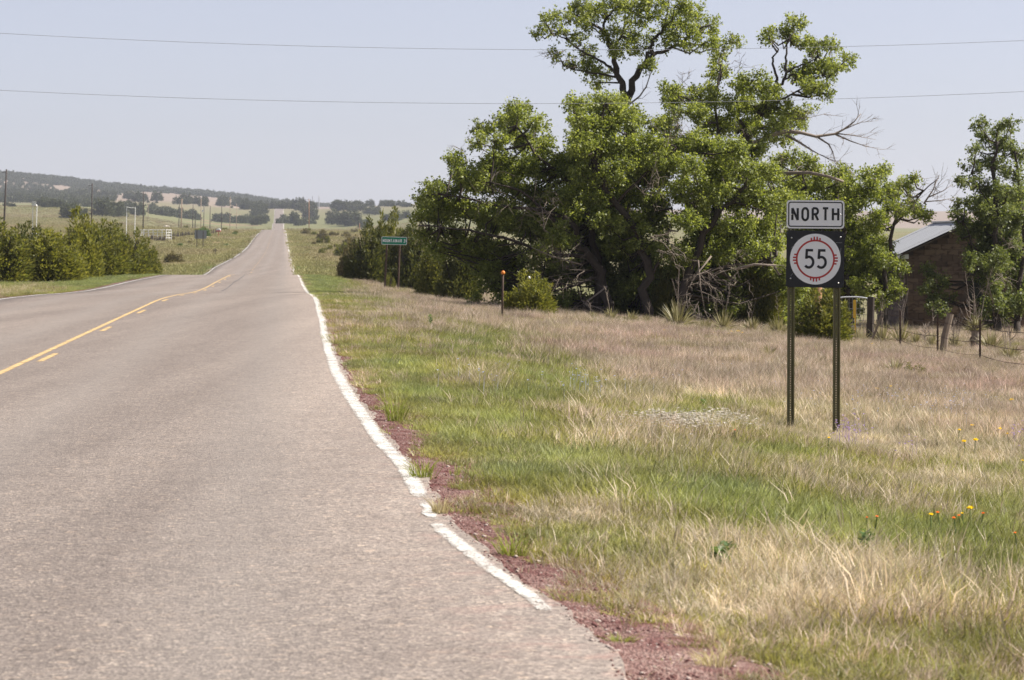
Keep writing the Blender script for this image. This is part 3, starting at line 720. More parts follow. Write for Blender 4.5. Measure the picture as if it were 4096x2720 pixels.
# ---------------------------------------------------------------- brown block house
def house():
    Y0 = 112.0; xl, xr = 13.98, 18.3; gz = float(T(15.5, 112)) ; ze = 1.02; xm = (xl+xr)/2; zr = ze + .46*(xm-xl) 
    t = thing('block_house', 'small brown block house with grey metal gable roof behind the fence', 'house', (xl, Y0, gz), R(2))
    zz = lambda z: z-gz; D = 7.0; W = xr-xl
    wall = MB()
    wall.add([(.02, .05, -.4), (W-.02, .05, -.4), (W-.02, .05, zz(ze)), (W/2, .05, zz(zr)), (.02, .05, zz(ze))], [(0, 1, 2, 3, 4)])
    wall.add([(.02, .05, -.4), (.02, D, -.4), (.02, D, zz(ze)), (.02, .05, zz(ze))], [(0, 1, 2, 3)])
    wall.add([(W-.02, .05, -.4), (W-.02, D, -.4), (W-.02, D, zz(ze)), (W-.02, .05, zz(ze))], [(0, 1, 2, 3)])
    wall.add([(.02, D, -.4), (W-.02, D, -.4), (W-.02, D, zz(ze)), (W/2, D, zz(zr)), (.02, D, zz(ze))], [(0, 1, 2, 3, 4)])
    wo = wall.obj('wall', 'mortar', t)
    bw, bh, j = .405, .203, .012
    full = MB().box((0, 0, 0), (bw-j, .1, bh-j)).mesh('block'); half = MB().box((0, 0, 0), (bw/2-j, .1, bh-j)).mesh('half_block')
    wx0, wx1, wz0, wz1 = 2.16, 2.86, zz(-.72), zz(.15)
    r = random.Random(3); row = 0; z = -.3
    while z < zz(zr):
        zc = z+bh/2; lim = (max(0, (zc+bh/2-zz(ze))/.46), ) ; a0 = lim[0]; a1 = W-lim[0]
        x = -bw/2*(row % 2)
        while x < W:
            l, h_ = max(x, a0), min(x+bw, a1)
            wd = h_-l
            inwin = h_ > wx0 and l < wx1 and zc > wz0 and zc < wz1
            if wd > .1 and not inwin:
                me = full if wd > .38 else half
                o = ob('block', me, 'block', wo, ((l+h_)/2, .02+r.uniform(-.006, .006), zc))
                if me is half: o.scale = (wd/(bw/2), 1, 1)
            x += bw
        z += bh; row += 1
    # left side wall blocks (seen at a grazing angle)
    z = -.3; row = 0
    while z + bh < zz(ze):
        y = .1 + (bw/2)*(row % 2)
        while y + bw < D:
            o = ob('block', full, 'block', wo, (.0, y+bw/2, z+bh/2)); o.rotation_euler = (0, 0, R(90)); y += bw
        z += bh; row += 1
    wi = MB().box(((wx0+wx1)/2, .06, (wz0+wz1)/2), (wx1-wx0, .02, wz1-wz0)).obj('window', 'brown_trim', t)
    MB().box(((wx0+wx1)/2, .045, (wz0+wz1)/2), (wx1-wx0-.1, .006, wz1-wz0-.1)).obj('pane', 'dark_glass', wi)
    MB().box(((wx0+wx1)/2, -.04, wz0-.04), (wx1-wx0+.14, .14, .06)).obj('sill', 'brown_trim', wi)
    MB().box(((wx0+wx1)/2, .0, wz1+.06), (wx1-wx0+.2, .12, .1)).obj('lintel', 'brown_trim', wi)
    # corrugated roof, one part for each sheet
    ov, eav = .22, .30
    rf = MB().box((W/2, D/2, zz(zr)+.10), (.22, D+2*ov+.04, .05)).obj('roof', 'galv', t)
    for side in (1, -1):
        x0 = -eav; n_sheet = 8; L = (D+2*ov)/n_sheet
        for q in range(n_sheet):
            ys_ = np.linspace(-ov+q*L, -ov+(q+1)*L+.05, 19); V = []; 
            for yq in ys_:
                wv = .012*math.cos((yq)*2*math.pi/.1) + .006*(q % 2)
                for u in (0, 1):
                    xx = x0 + (W/2-x0)*u; zv = zz(ze) + .46*(xx) + .07 + wv
                    V.append((xx if side > 0 else W-xx, yq, zv))
            Fq = [(2*i, 2*i+1, 2*i+3, 2*i+2) for i in range(len(ys_)-1)]
            MB().add(V, Fq).obj('sheet', 'galv', rf)
        e = side > 0
        a = Vector((-eav if e else W+eav, -ov+.03, zz(ze)-.46*eav-.02)); b = Vector((W/2, -ov+.03, zz(zr)-.02))
        d = b-a; MB().box((a+b)/2, (.03, .16, d.length) if False else (.14, .04, d.length), d.to_track_quat('Z', 'Y').to_matrix()).obj('rake_board', 'brown_trim', rf)
    MB().box((-eav+.02, D/2, zz(ze)-.17), (.05, D+2*ov, .14)).obj('fascia', 'white_paint', rf)
    MB().box((-eav+.17, -ov+.03, zz(ze)-.17), (.30, .05, .16)).obj('soffit_end', 'white_paint', rf)
house()
def shed():
    X, Y, Z = gp(1478, 300); k = 300/F; ztop = H-(985-CY)*k-Z; zrf = H-(964-CY)*k-Z; xl = (1427-CX)*k-X
    t = thing('roadside_shed', 'small hut with grey gable roof and white trim half hidden by a juniper', 'shed', (X, Y, Z))
    W = -2*xl
    MB().box((0, 1.5, ztop/2-.2), (W-.1, 3, ztop+.2)).obj('wall', 'pole_dark', t)
    P = [(-W/2-.12, ztop), (W/2+.12, ztop), (0, zrf+.1)]; plate(P, -.25, 3.3).obj('roof', 'grey_roof', t)
    MB().box((0, -.08, ztop-.1), (W+.1, .14, .22)).obj('fascia', 'white_paint', t)
    for x in (-W/2+.05, W/2-.05): MB().box((x, -.08, ztop/2-.2), (.16, .14, ztop+.1)).obj('corner_board', 'white_paint', t)
    for x in (-W*.27, W*.0, W*.27):
        wi = MB().box((x, -.06, ztop-.55), (.62, .06, .5)).obj('window', 'white_paint', t); MB().box((x, -.095, ztop-.55), (.4, .01, .34)).obj('pane', 'dark_glass', wi)
shed()

# ---------------------------------------------------------------- overhead lines and poles
def power_pole(label, px, Y, top, rad, m, arm=True, lean=0, group=None, cat='utility pole', x=None, name='utility_pole', box=False):
    if x is None: X, Y, Z = gp(px, Y)
    else: X, Z = x, float(T(x, Y))
    h = (H-(top-CY)/F*Y-Z) if x is None else top
    t = thing(name, label, cat, (X, Y, Z), group=group)
    MB().tube([(0, 0, -.4), (lean*h*.5, 0, h*.5), (lean*h, 0, h)], [rad, rad*.85, rad*.7], 8).obj('shaft', m, t, smooth=True)
    if arm:
        MB().box((lean*h-.35, 0, h-.45), (.8, .09, .1)).obj('crossarm', m, t)
        for dx in (-.7, -.35): MB().lathe([(.03, 0), (.06, .05), (.05, .15), (.02, .18)], 8, (lean*h+dx, 0, h-.38)).obj('insulator', 'galv', t)
    if box: MB().lathe([(.1, 0), (.28, .05), (.28, .9), (.1, .95)], 10, (-.35, 0, h-1.9)).obj('transformer', 'galv', t)
    return t
for px, Y, top, rad, m, ln, lb in ((12, 511, 677, .17, 'pole_dark', .045, 'tall dark leaning utility pole behind the left roadside junipers'),
        (365, 660, 733, .15, 'pole_dark', .02, 'dark utility pole rising behind the left junipers before a dense thicket'),
        (572, 790, 766, .15, 'pole_dark', .02, 'dark utility pole standing just beyond the white pipe pen'),
        (724, 958, 795, .19, 'pole_light', .03, 'pale stripped wooden pole rising above the picket fence')):
    power_pole(lb, px, Y, top, rad, m, True, ln)
for px, Y, top, box in ((715, 1300, 803, False), (770, 1260, 815, False), (780, 1270, 841, False), (814, 1255, 829, True), (839, 1230, 824, False), (885, 1230, 824, False)):
    power_pole('dark pole with a round transformer can in the left pasture' if box else 'short dark wooden pole in the left pasture beyond the picket fence', px, Y, top, .17, 'pole_dark', False, .02, None if box else 'short poles in the left pasture', box=box)
for px, Y, top in ((803, 1270, 795), (919, 1500, 788), (592, 1700, 811), (945, 1650, 815)):
    power_pole('thin pale wooden pole far off in the left pasture', px, Y, top, .16, 'pole_light', False, .01, 'pale poles in the left pasture')
power_pole('reddish wooden utility pole beside junipers right of the far road', 1236, 1250, 795, .19, 'pole_orange', True, .0)
power_pole('brown utility pole in the green meadow right of the far road', 1438, 1120, 893, .18, 'pole_orange', False, .0)
for px, Y, top in ((1223, 2000, 796), (1250, 2300, 785), (1243, 2300, 796)):
    power_pole('thin dark pole on the far crest right of the road', px, Y, top, .2, 'pole_dark', False, .0, 'poles on the far crest')
def antenna():
    X, Y, Z = gp(1276, 2620); k = Y/F; h = H-(778-CY)*k-Z
    t = thing('antenna_mast', 'thin lattice antenna mast on the far skyline right of the road', 'antenna', (X, Y, Z))
    for dx, dy in ((-.5, 0), (.5, 0), (0, .6)): MB().tube([(dx, dy, -.5), (dx*.15, dy*.15, h*.9)], .12, 4).obj('leg', 'galv', t)
    for q in range(6): z = h*.14*q+.4; MB().tube([(-.45+.07*q, 0, z), (.45-.07*q, 0, z+.6)], .08, 4).obj('brace', 'galv', t)
    MB().tube([(0, 0, h*.85), (0, 0, h)], .1, 4).obj('rod', 'galv', t)
antenna()
# two overhead cables crossing the road, carried by poles outside the view
xa, xb, YW = -26.0, 30.0, 84.0
p1 = power_pole('tall brown utility pole carrying two cables on the left verge', 0, YW, 8.2, .16, 'pole_dark', True, 0, None, x=xa)
p2 = power_pole('tall brown utility pole carrying two cables beside the house', 0, YW, 8.2, .16, 'pole_dark', True, 0, None, x=xb)
for (ra, rm, rb), lb in (((133, 199, 162), 'upper thin overhead cable crossing the sky above the road'), ((361, 414, 366), 'lower thin overhead cable crossing the sky above the road')):
    c = np.polyfit([0, 2250, 4096], [ra, rm, rb], 2); P = []
    for x in np.linspace(xa, xb, 60):
        px = CX+F*x/YW; P.append((x, YW, H-(np.polyval(c, px)-CY)/F*YW))
    tag(MB().tube(P, .006, 5, False).obj('overhead_cable', 'line_wire', None, smooth=True), lb, 'cable')

# ---------------------------------------------------------------- ranch things in the left pasture
def white_stand():
    Y = 420; X, Y, Z = gp(136, Y); k = Y/F; z = lambda py: H-(py-CY)*k-Z
    t = thing('white_stand', 'white two legged frame carrying a small railed box behind left junipers', 'frame', (X, Y, Z))
    for a, b in ((126, 129.5), (141, 146)):
        for dy in (0,): MB().tube([((a-CX)*k-X, dy+.4, -.2), ((b-CX)*k-X, dy+.4, z(822))], .055, 6).obj('leg', 'white_paint', t)
    MB().box((0, .4, z(820)), (18*k, 1.0, .14)).obj('platform', 'white_paint', t)
    for px in np.linspace(130, 144, 6): MB().box(((px-CX)*k-X, -.05, z(812)), (.055, .05, 15*k)).obj('rail_bar', 'white_paint', t)
    MB().box((.0, -.05, z(808)), (15*k, .05, .06)).obj('rail', 'white_paint', t)
white_stand()
def white_frame():
    Y = 430; X, Y, Z = gp(520, Y); k = Y/F; z = lambda py: H-(py-CY)*k-Z
    t = thing('pipe_arch', 'tall thin white pipe gateway standing behind the left junipers', 'gateway', (X, Y, Z))
    for a, b in ((503, 507), (537, 541)): MB().tube([((a-CX)*k-X, 0, -.2), ((b-CX)*k-X, 0, z(829))], .05, 6).obj('upright', 'white_paint', t)
    MB().tube([((507-CX)*k-X, 0, z(828)), ((524-CX)*k-X, 0, z(831)), ((541-CX)*k-X, 0, z(832))], .04, 6).obj('crossbar', 'white_paint', t)
white_frame()
def white_pen():
    Y = 590; X, Y, Z = gp(625, Y); k = Y/F
    t = thing('pipe_pen', 'white pipe livestock pen with open rails in the left pasture', 'pen', (X, Y, Z))
    x0, x1 = (560-CX)*k-X, (678-CX)*k-X; D = 3.2; h = 1.75
    cs = [(x0, 0), (x1-.6, 0), (x1, D), (x0+.3, D)]
    rails = (.25, .75, 1.25, h)
    for (a, b) in zip(cs, cs[1:]+cs[:1]):
        n = 6 if abs(a[0]-b[0]) > 2 else 2
        for i in range(n):
            u = i/n; x, y = a[0]+(b[0]-a[0])*u, a[1]+(b[1]-a[1])*u
            MB().tube([(x, y, -.2), (x, y, h)], .05, 6).obj('upright', 'white_paint', t)
        for z in rails[2 if a == cs[0] else 0:]: MB().tube([(a[0], a[1], z), (b[0], b[1], z)], .04, 5).obj('rail', 'white_paint', t)
white_pen()
def picket_fence(label, pts, Y, hpx, seed):
    r = random.Random(seed); (pa, ya) = pts[0]; X0, Y0, Z0 = gp(pa, Y)
    t = thing('picket_fence', label, 'fence', (X0, Y0, Z0)); k = Y/F
    me = MB().tube([(0, 0, -.2), (.03, 0, .6), (0, 0, 1)], [.085, .08, .05], 5).mesh('picket')
    for (p0, q0), (p1_, q1) in zip(pts[:-1], pts[1:]):
        n = int((p1_-p0)/3.4)
        for i in range(n):
            u = i/n; px = p0+(p1_-p0)*u; X, Yq, Z = gp(px, Y+(q0+(q1-q0)*u))
            o = ob('picket', me, 'pole_dark', t, (X-X0, Yq-Y0, Z-Z0)); o.rotation_euler = (r.gauss(0, .08), r.gauss(.1, .16), 0)
            o.scale = (r.uniform(.7, 1.3), 1, hpx*k*r.uniform(.65, 1.15))
    MB().tube([(0, 0, .7), tuple(np.array(gp(pts[-1][0], Y+pts[-1][1]))-(X0, Y0, Z0)+(0, 0, .7))], .02, 4).obj('wire', 'rust', t)
picket_fence('dark crooked picket fence standing just before the white pipe pen', [(600, 0), (662, 2)], 575, 21, 1)
picket_fence('long dark ragged picket fence running right of the white pipe pen', [(681, 0), (720, 20), (760, 60), (800, 100)], 640, 20, 2)
picket_fence('dark leaning picket fence beyond the bright green bush in the pasture', [(842, 0), (882, 90)], 760, 19, 3)
def heap():
    X, Y, Z = gp(666, 1100); k = Y/F
    t = thing('pale_heap', 'low pale heap of cut stone lying in the left pasture', 'stone heap', (X, Y, Z))
    r = random.Random(5)
    for i in range(9):
        x = r.uniform(-15, 15)*k; h = (1-abs(x)/(17*k))*.6+.15
        mb = MB().box((0, 0, h/2), (r.uniform(.5, 1.0), .7, h*r.uniform(.9, 1.8))); o = mb.obj('stone', 'pale_heap', t, (x, r.uniform(-.4, .4), 0)); o.rotation_euler = (r.uniform(-.2, .2), r.uniform(-.3, .3), r.uniform(0, 3))
heap()
post_thing('white_post', 'small white box post standing in the far left pasture', 936, 1650, 20, .35, 'white_paint', None, 0, 'post')

# ---------------------------------------------------------------- broadleaf trees
def W(dx, dy, Y): return at(dx*D2F, dy*D2F, Y)
def elm(label, base_dx, Y0, trunks, limbs, clumps, leaf, seed, dens=1900, L=.084, back=1, deads=(), sprays=()):
    r = np.random.default_rng(seed); pr = random.Random(seed)
    bx = gp(base_dx*D2F, Y0); B = np.array(bx)
    t = thing('elm_tree', label, 'tree', bx)
    nodes = []
    def poly(pl, r0, r1, mb, sides=7, sub=3):
        P = [W(q[0], q[1], Y0+(q[2] if len(q) > 2 else 0)) for q in pl]; out = []
        for a, b in zip(P[:-1], P[1:]):
            for k in range(sub): out.append(a+(b-a)*k/sub + (r.normal(size=3)*r0*.35 if k else 0))
        out.append(P[-1]); n = len(out)
        mb.tube([p-B for p in out], [.72*(r0+(r1-r0)*i/(n-1)) for i in range(n)], sides); nodes.extend(out)
    for pl, r0, r1 in trunks:
        q0 = list(pl); mb = MB()
        g0 = W(q0[0][0], q0[0][1], Y0+(q0[0][2] if len(q0[0]) > 2 else 0)); gz = float(T(g0[0], g0[1]))
        poly(q0, r0, r1, mb); mb.tube([g0-B, np.array([g0[0], g0[1], gz-.3])-B], [.72*r0, r0], 8); mb.obj('trunk', 'bark', t, smooth=True)
    mb = MB()
    for pl, r0, r1 in limbs: poly(pl, r0, r1, mb, 6)
    ND = np.array(nodes); geo = []
    cl = []
    for c in clumps:
        dx, dy, rx, ry = c[:4]; dY = c[4] if len(c) > 4 else r.normal()*.9
        cl.append((dx, dy, rx, ry, dY, 1.0))
        for b in range(back):
            if r.random() < .8: cl.append((dx+r.normal()*.2*rx, dy+r.normal()*.2*ry+.1*ry, rx*.85, ry*.85, dY+r.uniform(.8, 2.8), .6))
    for dx, dy, rx, ry, dY, kk in cl:
        C = W(dx, dy, Y0+dY); k = (Y0+dY)/F*D2F; rad = np.array([rx*k, (rx+ry)*.5*k*.9, ry*k])
        # branch from the nearest lower limb point
        dd = np.linalg.norm(ND-C, axis=1) + np.maximum(0, ND[:, 2]-C[2])*3
        a = ND[np.argmin(dd)]; midp = (a+C)/2 + np.array([0, 0, -.12])*np.linalg.norm(C-a) + r.normal(size=3)*.08
        mb.tube([a-B, midp-B, C-B], [.035, .026, .014], 4, False)
        nl = max(7, int(6+rad[0]*7)); n = int(4.0*dens*rad[0]*rad[2]*kk); m = 7; ns = max(3, n//(nl*m))
        for q in range(nl):
            u = unit(r.normal(size=3)); u[2] = u[2]*.75+.18; ext = r.uniform(.65, 1.18)
            e = C + u*rad*ext; bend = np.array([0, 0, r.uniform(-.18, .12)])*rad[2]; mid_ = (C+e)/2 + bend*.6 + r.normal(size=3)*.05
            mb.tube([C-B, mid_-B, e-B], [.012, .009, .004], 3, False)
            tt = r.uniform(.22, 1.05, (ns, 1))**.8
            axis = C*(1-tt)**2 + mid_*2*tt*(1-tt) + e*tt**2
            wdt = np.mean(rad)*(.36-.16*tt)
            off = unit(r.normal(size=(ns, 3)))*np.sqrt(r.random((ns, 1)))*wdt*1.25; SP = axis+off
            SD = unit(u*.8 + off/np.mean(rad)*1.5 + r.normal(size=(ns, 3))*.45 + np.array([0, 0, -.1]))
            tpos = r.uniform(0, .20, (ns, m, 1))
            Cc = (SP[:, None]+SD[:, None]*tpos + r.normal(size=(ns, m, 3))*.03).reshape(-1, 3)
            A = (SD[:, None]*.5 + r.normal(size=(ns, m, 3))*.7 + np.array([0, 0, -.2])).reshape(-1, 3)
            nb = np.repeat(unit(off)*.6+np.array([0.2, 0, .6]), m, 0)
            ll = L*r.uniform(.55, 1.3, len(Cc)); geo.append(leaf_cards(Cc, A, ll, ll*.68, nb, r))
    mb.obj('branches', 'bark', t, smooth=True)
    V, Q = cat_geo(geo)
    ob('crown', mesh_np('crown', V-B, Q), leaf, t)
    if deads or sprays:
        db = MB()
        for pl, r0, r1 in deads:
            P = [W(q[0], q[1], Y0+(q[2] if len(q) > 2 else -.5)) for q in pl]
            db.tube([p-B for p in P], [r0+(r1-r0)*i/(len(P)-1) for i in range(len(P))], 5)
            for i in range(1, len(P)):
                for q in range(2):
                    d = unit(P[i]-P[i-1]); tw = unit(d+r.normal(size=3)*.6); ln = r.uniform(.25, .7)
                    a = P[i-1]+(P[i]-P[i-1])*r.uniform(.2, 1); pts = [a, a+tw*ln*.5+r.normal(size=3)*.04, a+tw*ln+r.normal(size=3)*.08]
                    db.tube([p-B for p in pts], [.010, .007, .003], 3, False)
                    for w2 in range(2):
                        t2 = unit(tw+r.normal(size=3)*.7)*ln*.55; db.tube([pts[1]-B, pts[1]+t2*.6-B, pts[1]+t2+r.normal(size=3)*.05-B], [.006, .004, .002], 3, False)
        for sx, sy, dY, ux, uz, n, ln in sprays:
            O = W(sx, sy, Y0+dY)
            for q in range(int(n*.7)):
                d = unit(np.array([ux, -.2, uz])+r.normal(size=3)*.55); l2 = ln*r.uniform(.4, 1.1); o2 = O+r.normal(size=3)*ln*.25
                pts = [o2, o2+d*l2*.35+r.normal(size=3)*.05, o2+d*l2*.7+r.normal(size=3)*.08, o2+d*l2+np.array([0, 0, -.12*l2])+r.normal(size=3)*.1]
                db.tube([p-B for p in pts], [.010, .008, .006, .003], 3, False)
                for w2 in range(3):
                    t2 = unit(d+r.normal(size=3)*.8)*l2*.4; k = pts[1+w2 % 2]; db.tube([k-B, k+t2*.5+r.normal(size=3)*.03-B, k+t2-B], [.007, .005, .002], 3, False)
        db.obj('dead_branches', 'dead', t, smooth=True)['kind'] = 'stuff'
    return t

# tall elm at the back, its bare fork standing clear of the crown
elm('tallest elm, a dark forked trunk lifting its crown above the thicket', 1462, 104,
    [([(1465, 735), (1462, 600), (1456, 420), (1453, 300), (1450, 218)], .34, .20)],
    [([(1450, 222), (1436, 196), (1422, 172), (1417, 128), (1402, 95), (1391, 77), (1367, 57), (1345, 35)], .17, .04),
     ([(1391, 77), (1393, 51), (1411, 26), (1440, 5)], .07, .03), ([(1417, 128), (1424, 95), (1440, 60), (1455, 25)], .08, .03),
     ([(1450, 222), (1468, 176), (1493, 137), (1497, 110), (1510, 88), (1530, 60)], .17, .05),
     ([(1493, 137), (1515, 121), (1539, 115), (1572, 97), (1605, 73), (1638, 57)], .10, .03),
     ([(1422, 172), (1406, 154), (1386, 141), (1362, 128), (1329, 110), (1303, 88), (1272, 77)], .07, .025),
     ([(1420, 178), (1390, 172), (1360, 168), (1320, 160), (1298, 150)], .05, .02)],
    [(1345, 15, 38, 28), (1330, 35, 30, 24), (1392, 30, 48, 32), (1365, 60, 30, 20), (1440, 10, 45, 26), (1470, 40, 40, 30), (1500, 12, 42, 24), (1555, 18, 50, 28), (1600, 45, 45, 34),
     (1632, 62, 30, 34), (1560, 62, 48, 34), (1530, 95, 32, 28), (1580, 95, 45, 28), (1622, 100, 40, 20), (1660, 105, 26, 16), (1690, 100, 24, 18), (1455, 75, 42, 34), (1440, 112, 34, 28), (1475, 105, 30, 24), (1490, 145, 20, 26),
     (1262, 58, 30, 24), (1295, 45, 28, 18), (1245, 78, 16, 14), (1302, 82, 32, 20), (1330, 95, 22, 16), (1345, 112, 24, 16), (1290, 130, 26, 18), (1318, 148, 30, 16), (1355, 150, 38, 22), (1385, 168, 36, 20), (1370, 190, 26, 16), (1410, 105, 22, 34),
     (1400, -25, 60, 30), (1470, -30, 60, 30), (1545, -22, 60, 28)],
    M['elm'], 11, dens=1150, back=0,
    deads=[([(1452, 240), (1475, 222), (1490, 200), (1500, 170), (1510, 152)], .035, .01), ([(1300, 118), (1280, 122), (1262, 120)], .015, .004), ([(1330, 135), (1290, 142), (1268, 130)], .014, .004)])
# leaning elm on the right with a long dead limb
elm('leaning dark trunked elm with a long bare dead limb reaching right', 1600, 101,
    [([(1585, 735), (1610, 600), (1660, 450), (1695, 370), (1728, 302), (1757, 255), (1780, 217), (1788, 192)], .30, .14)],
    [([(1788, 190), (1792, 179), (1781, 147), (1780, 134), (1792, 120)], .07, .03), ([(1785, 200), (1804, 194), (1813, 167), (1811, 132), (1814, 102), (1822, 80)], .08, .025),
     ([(1813, 167), (1832, 155), (1858, 148), (1885, 132)], .05, .02), ([(1804, 190), (1822, 173), (1855, 166), (1890, 170)], .05, .02), ([(1780, 240), (1810, 226), (1852, 203), (1880, 190)], .06, .02),
     ([(1690, 380), (1660, 320), (1650, 260), (1655, 190), (1662, 150)], .09, .03), ([(1728, 302), (1700, 270), (1715, 210), (1740, 185)], .07, .03)],
    [(1828, 62, 28, 24), (1805, 80, 26, 18), (1772, 75, 16, 10), (1845, 92, 26, 18), (1775, 90, 20, 14), (1888, 98, 26, 16), (1915, 108, 22, 14), (1870, 120, 20, 14), (1948, 140, 20, 20), (1930, 158, 18, 12), (1900, 168, 34, 28), (1870, 155, 26, 20), (1880, 205, 36, 26), (1848, 180, 30, 24), (1820, 165, 16, 18), (1905, 215, 22, 16),
     (1735, 188, 34, 28), (1765, 205, 36, 26), (1700, 200, 28, 20), (1655, 165, 22, 30), (1662, 125, 20, 16), (1690, 240, 46, 36), (1640, 225, 30, 30), (1740, 245, 44, 32), (1795, 250, 50, 34), (1845, 258, 34, 24), (1820, 292, 44, 26), (1760, 295, 46, 30), (1700, 295, 50, 34), (1650, 290, 40, 34), (1610, 220, 26, 26), (1560, 235, 44, 32), (1590, 262, 44, 30), (1545, 210, 26, 18), (1800, 320, 30, 18)],
    M['elm'], 12, dens=1300, back=1,
    deads=[([(1728, 335), (1745, 329), (1781, 311), (1813, 303), (1846, 306), (1881, 315), (1925, 309), (1946, 298), (1969, 281), (1985, 262)], .10, .012), ([(1813, 312), (1846, 330), (1872, 347), (1893, 358)], .05, .012),
           ([(1886, 317), (1911, 333), (1920, 350), (1926, 372)], .035, .008), ([(1925, 309), (1960, 325), (1990, 335), (2030, 345)], .03, .005), ([(1930, 308), (1965, 312), (2020, 322)], .025, .005), ([(1946, 298), (1985, 282), (2025, 278)], .02, .004), ([(1893, 358), (1925, 372), (1960, 378)], .015, .004),
           ([(1830, 275), (1870, 270), (1905, 262)], .014, .004), ([(1793, 401), (1863, 398), (1910, 407), (1945, 419)], .07, .04)],
    sprays=[(1690, 155, -.5, .2, .8, 12, .9), (1700, 320, -1, .3, .3, 14, 1.0), (1560, 200, 0, .3, .9, 9, 1.0), (1840, 240, -.5, .5, -.3, 10, .9)])
def inside(poly, x, y):
    c = False; n = len(poly)
    for i in range(n):
        (x0, y0), (x1, y1) = poly[i], poly[i-1]
        if (y0 > y) != (y1 > y) and x < (x1-x0)*(y-y0)/(y1-y0)+x0: c = not c
    return c
def fill(poly, n, rx, ry, d0, d1, seed):
    r = random.Random(seed); out = []; xs = [p[0] for p in poly]; ys_ = [p[1] for p in poly]
    while len(out) < n:
        x, y = r.uniform(min(xs), max(xs)), r.uniform(min(ys_), max(ys_))
        if inside(poly, x, y): out.append((x, y, rx*r.uniform(.8, 1.25), ry*r.uniform(.8, 1.25), r.uniform(d0, d1)))
    return out
# broad low elm in front, left half of the thicket
A_cl = []
for c in [(1195, 262, 40, 30), (1165, 285, 32, 24), (1225, 285, 26, 24), (1115, 300, 28, 18), (1140, 325, 34, 24), (1100, 330, 20, 14), (1190, 325, 44, 28), (1052, 372, 24, 22), (1062, 405, 22, 18), (1005, 430, 26, 18), (985, 450, 24, 16), (1040, 440, 28, 20),
          (1250, 335, 40, 28), (1150, 372, 42, 28), (1210, 385, 50, 34), (1280, 390, 48, 34), (1100, 420, 44, 28), (1160, 440, 50, 32), (1235, 450, 50, 34), (1300, 460, 50, 36), (1010, 480, 36, 24), (1070, 485, 44, 28), (1140, 500, 48, 30), (1210, 520, 50, 34), (1290, 540, 48, 36),
          (975, 505, 24, 18), (985, 545, 28, 20), (1040, 540, 42, 26), (1110, 560, 44, 26), (1180, 580, 46, 30), (1250, 600, 46, 34), (1000, 575, 22, 16), (1150, 620, 36, 26), (1200, 650, 44, 30), (1250, 680, 40, 30), (1130, 660, 34, 28, 1), (1105, 700, 30, 18, 1.5), (1150, 708, 34, 20, 1), (1180, 690, 34, 26), (1230, 715, 40, 20), (1290, 640, 40, 34), (1300, 700, 36, 28)]:
    A_cl.append(c)
A_cl += fill([(1010, 470), (1110, 400), (1230, 330), (1380, 330), (1420, 560), (1420, 735), (1210, 735), (1120, 640), (1010, 580)], 34, 48, 40, 1.0, 4.0, 31) + fill([(1190, 650), (1480, 640), (1480, 735), (1220, 735)], 16, 40, 30, .5, 3.5, 32)
elm('broad low elm at the left of the thicket, boughs hanging to the ground', 1385, 99,
    [([(1397, 738, -1), (1386, 640, -1), (1360, 590, -1), (1328, 552, -1), (1300, 500, -1)], .24, .12), ([(1372, 738), (1378, 620), (1366, 540), (1340, 450)], .22, .10)],
    [([(1328, 552, -1), (1270, 500, -1), (1200, 440, -1), (1130, 420, -1)], .10, .03), ([(1340, 450), (1290, 400), (1230, 350), (1190, 290)], .10, .03), ([(1300, 500, -1), (1220, 480, -1), (1120, 470, -1), (1030, 450, -1)], .09, .03),
     ([(1360, 590, -1), (1300, 590, -1), (1200, 560, -1), (1080, 530, -1), (990, 520, -1)], .10, .03), ([(1386, 640, -1), (1320, 660, -1), (1250, 640, -1)], .07, .03)],
    A_cl, M['elm'], 13, dens=1400, back=2,
    deads=[([(1400, 660, -2.5), (1360, 690, -2.6), (1350, 700, -2.8), (1375, 725, -3), (1400, 745, -3)], .03, .008), ([(1350, 700, -2.8), (1385, 712, -2.8), (1410, 728, -2.8)], .02, .005), ([(1340, 610, -2.5), (1270, 590, -2.6), (1225, 570, -2.6)], .03, .01), ([(1300, 560, -2.5), (1255, 530, -2.6), (1250, 480, -2.6)], .025, .008)],
    sprays=[(1290, 610, -2.2, -.5, .3, 22, 1.1), (1260, 480, -2.6, -.4, .5, 20, 1.1), (1330, 640, -2.8, -.5, -.3, 24, 1.0), (1180, 440, -2.4, -.8, .1, 10, 1.2), (1090, 350, -1, -.1, .9, 8, .8)])
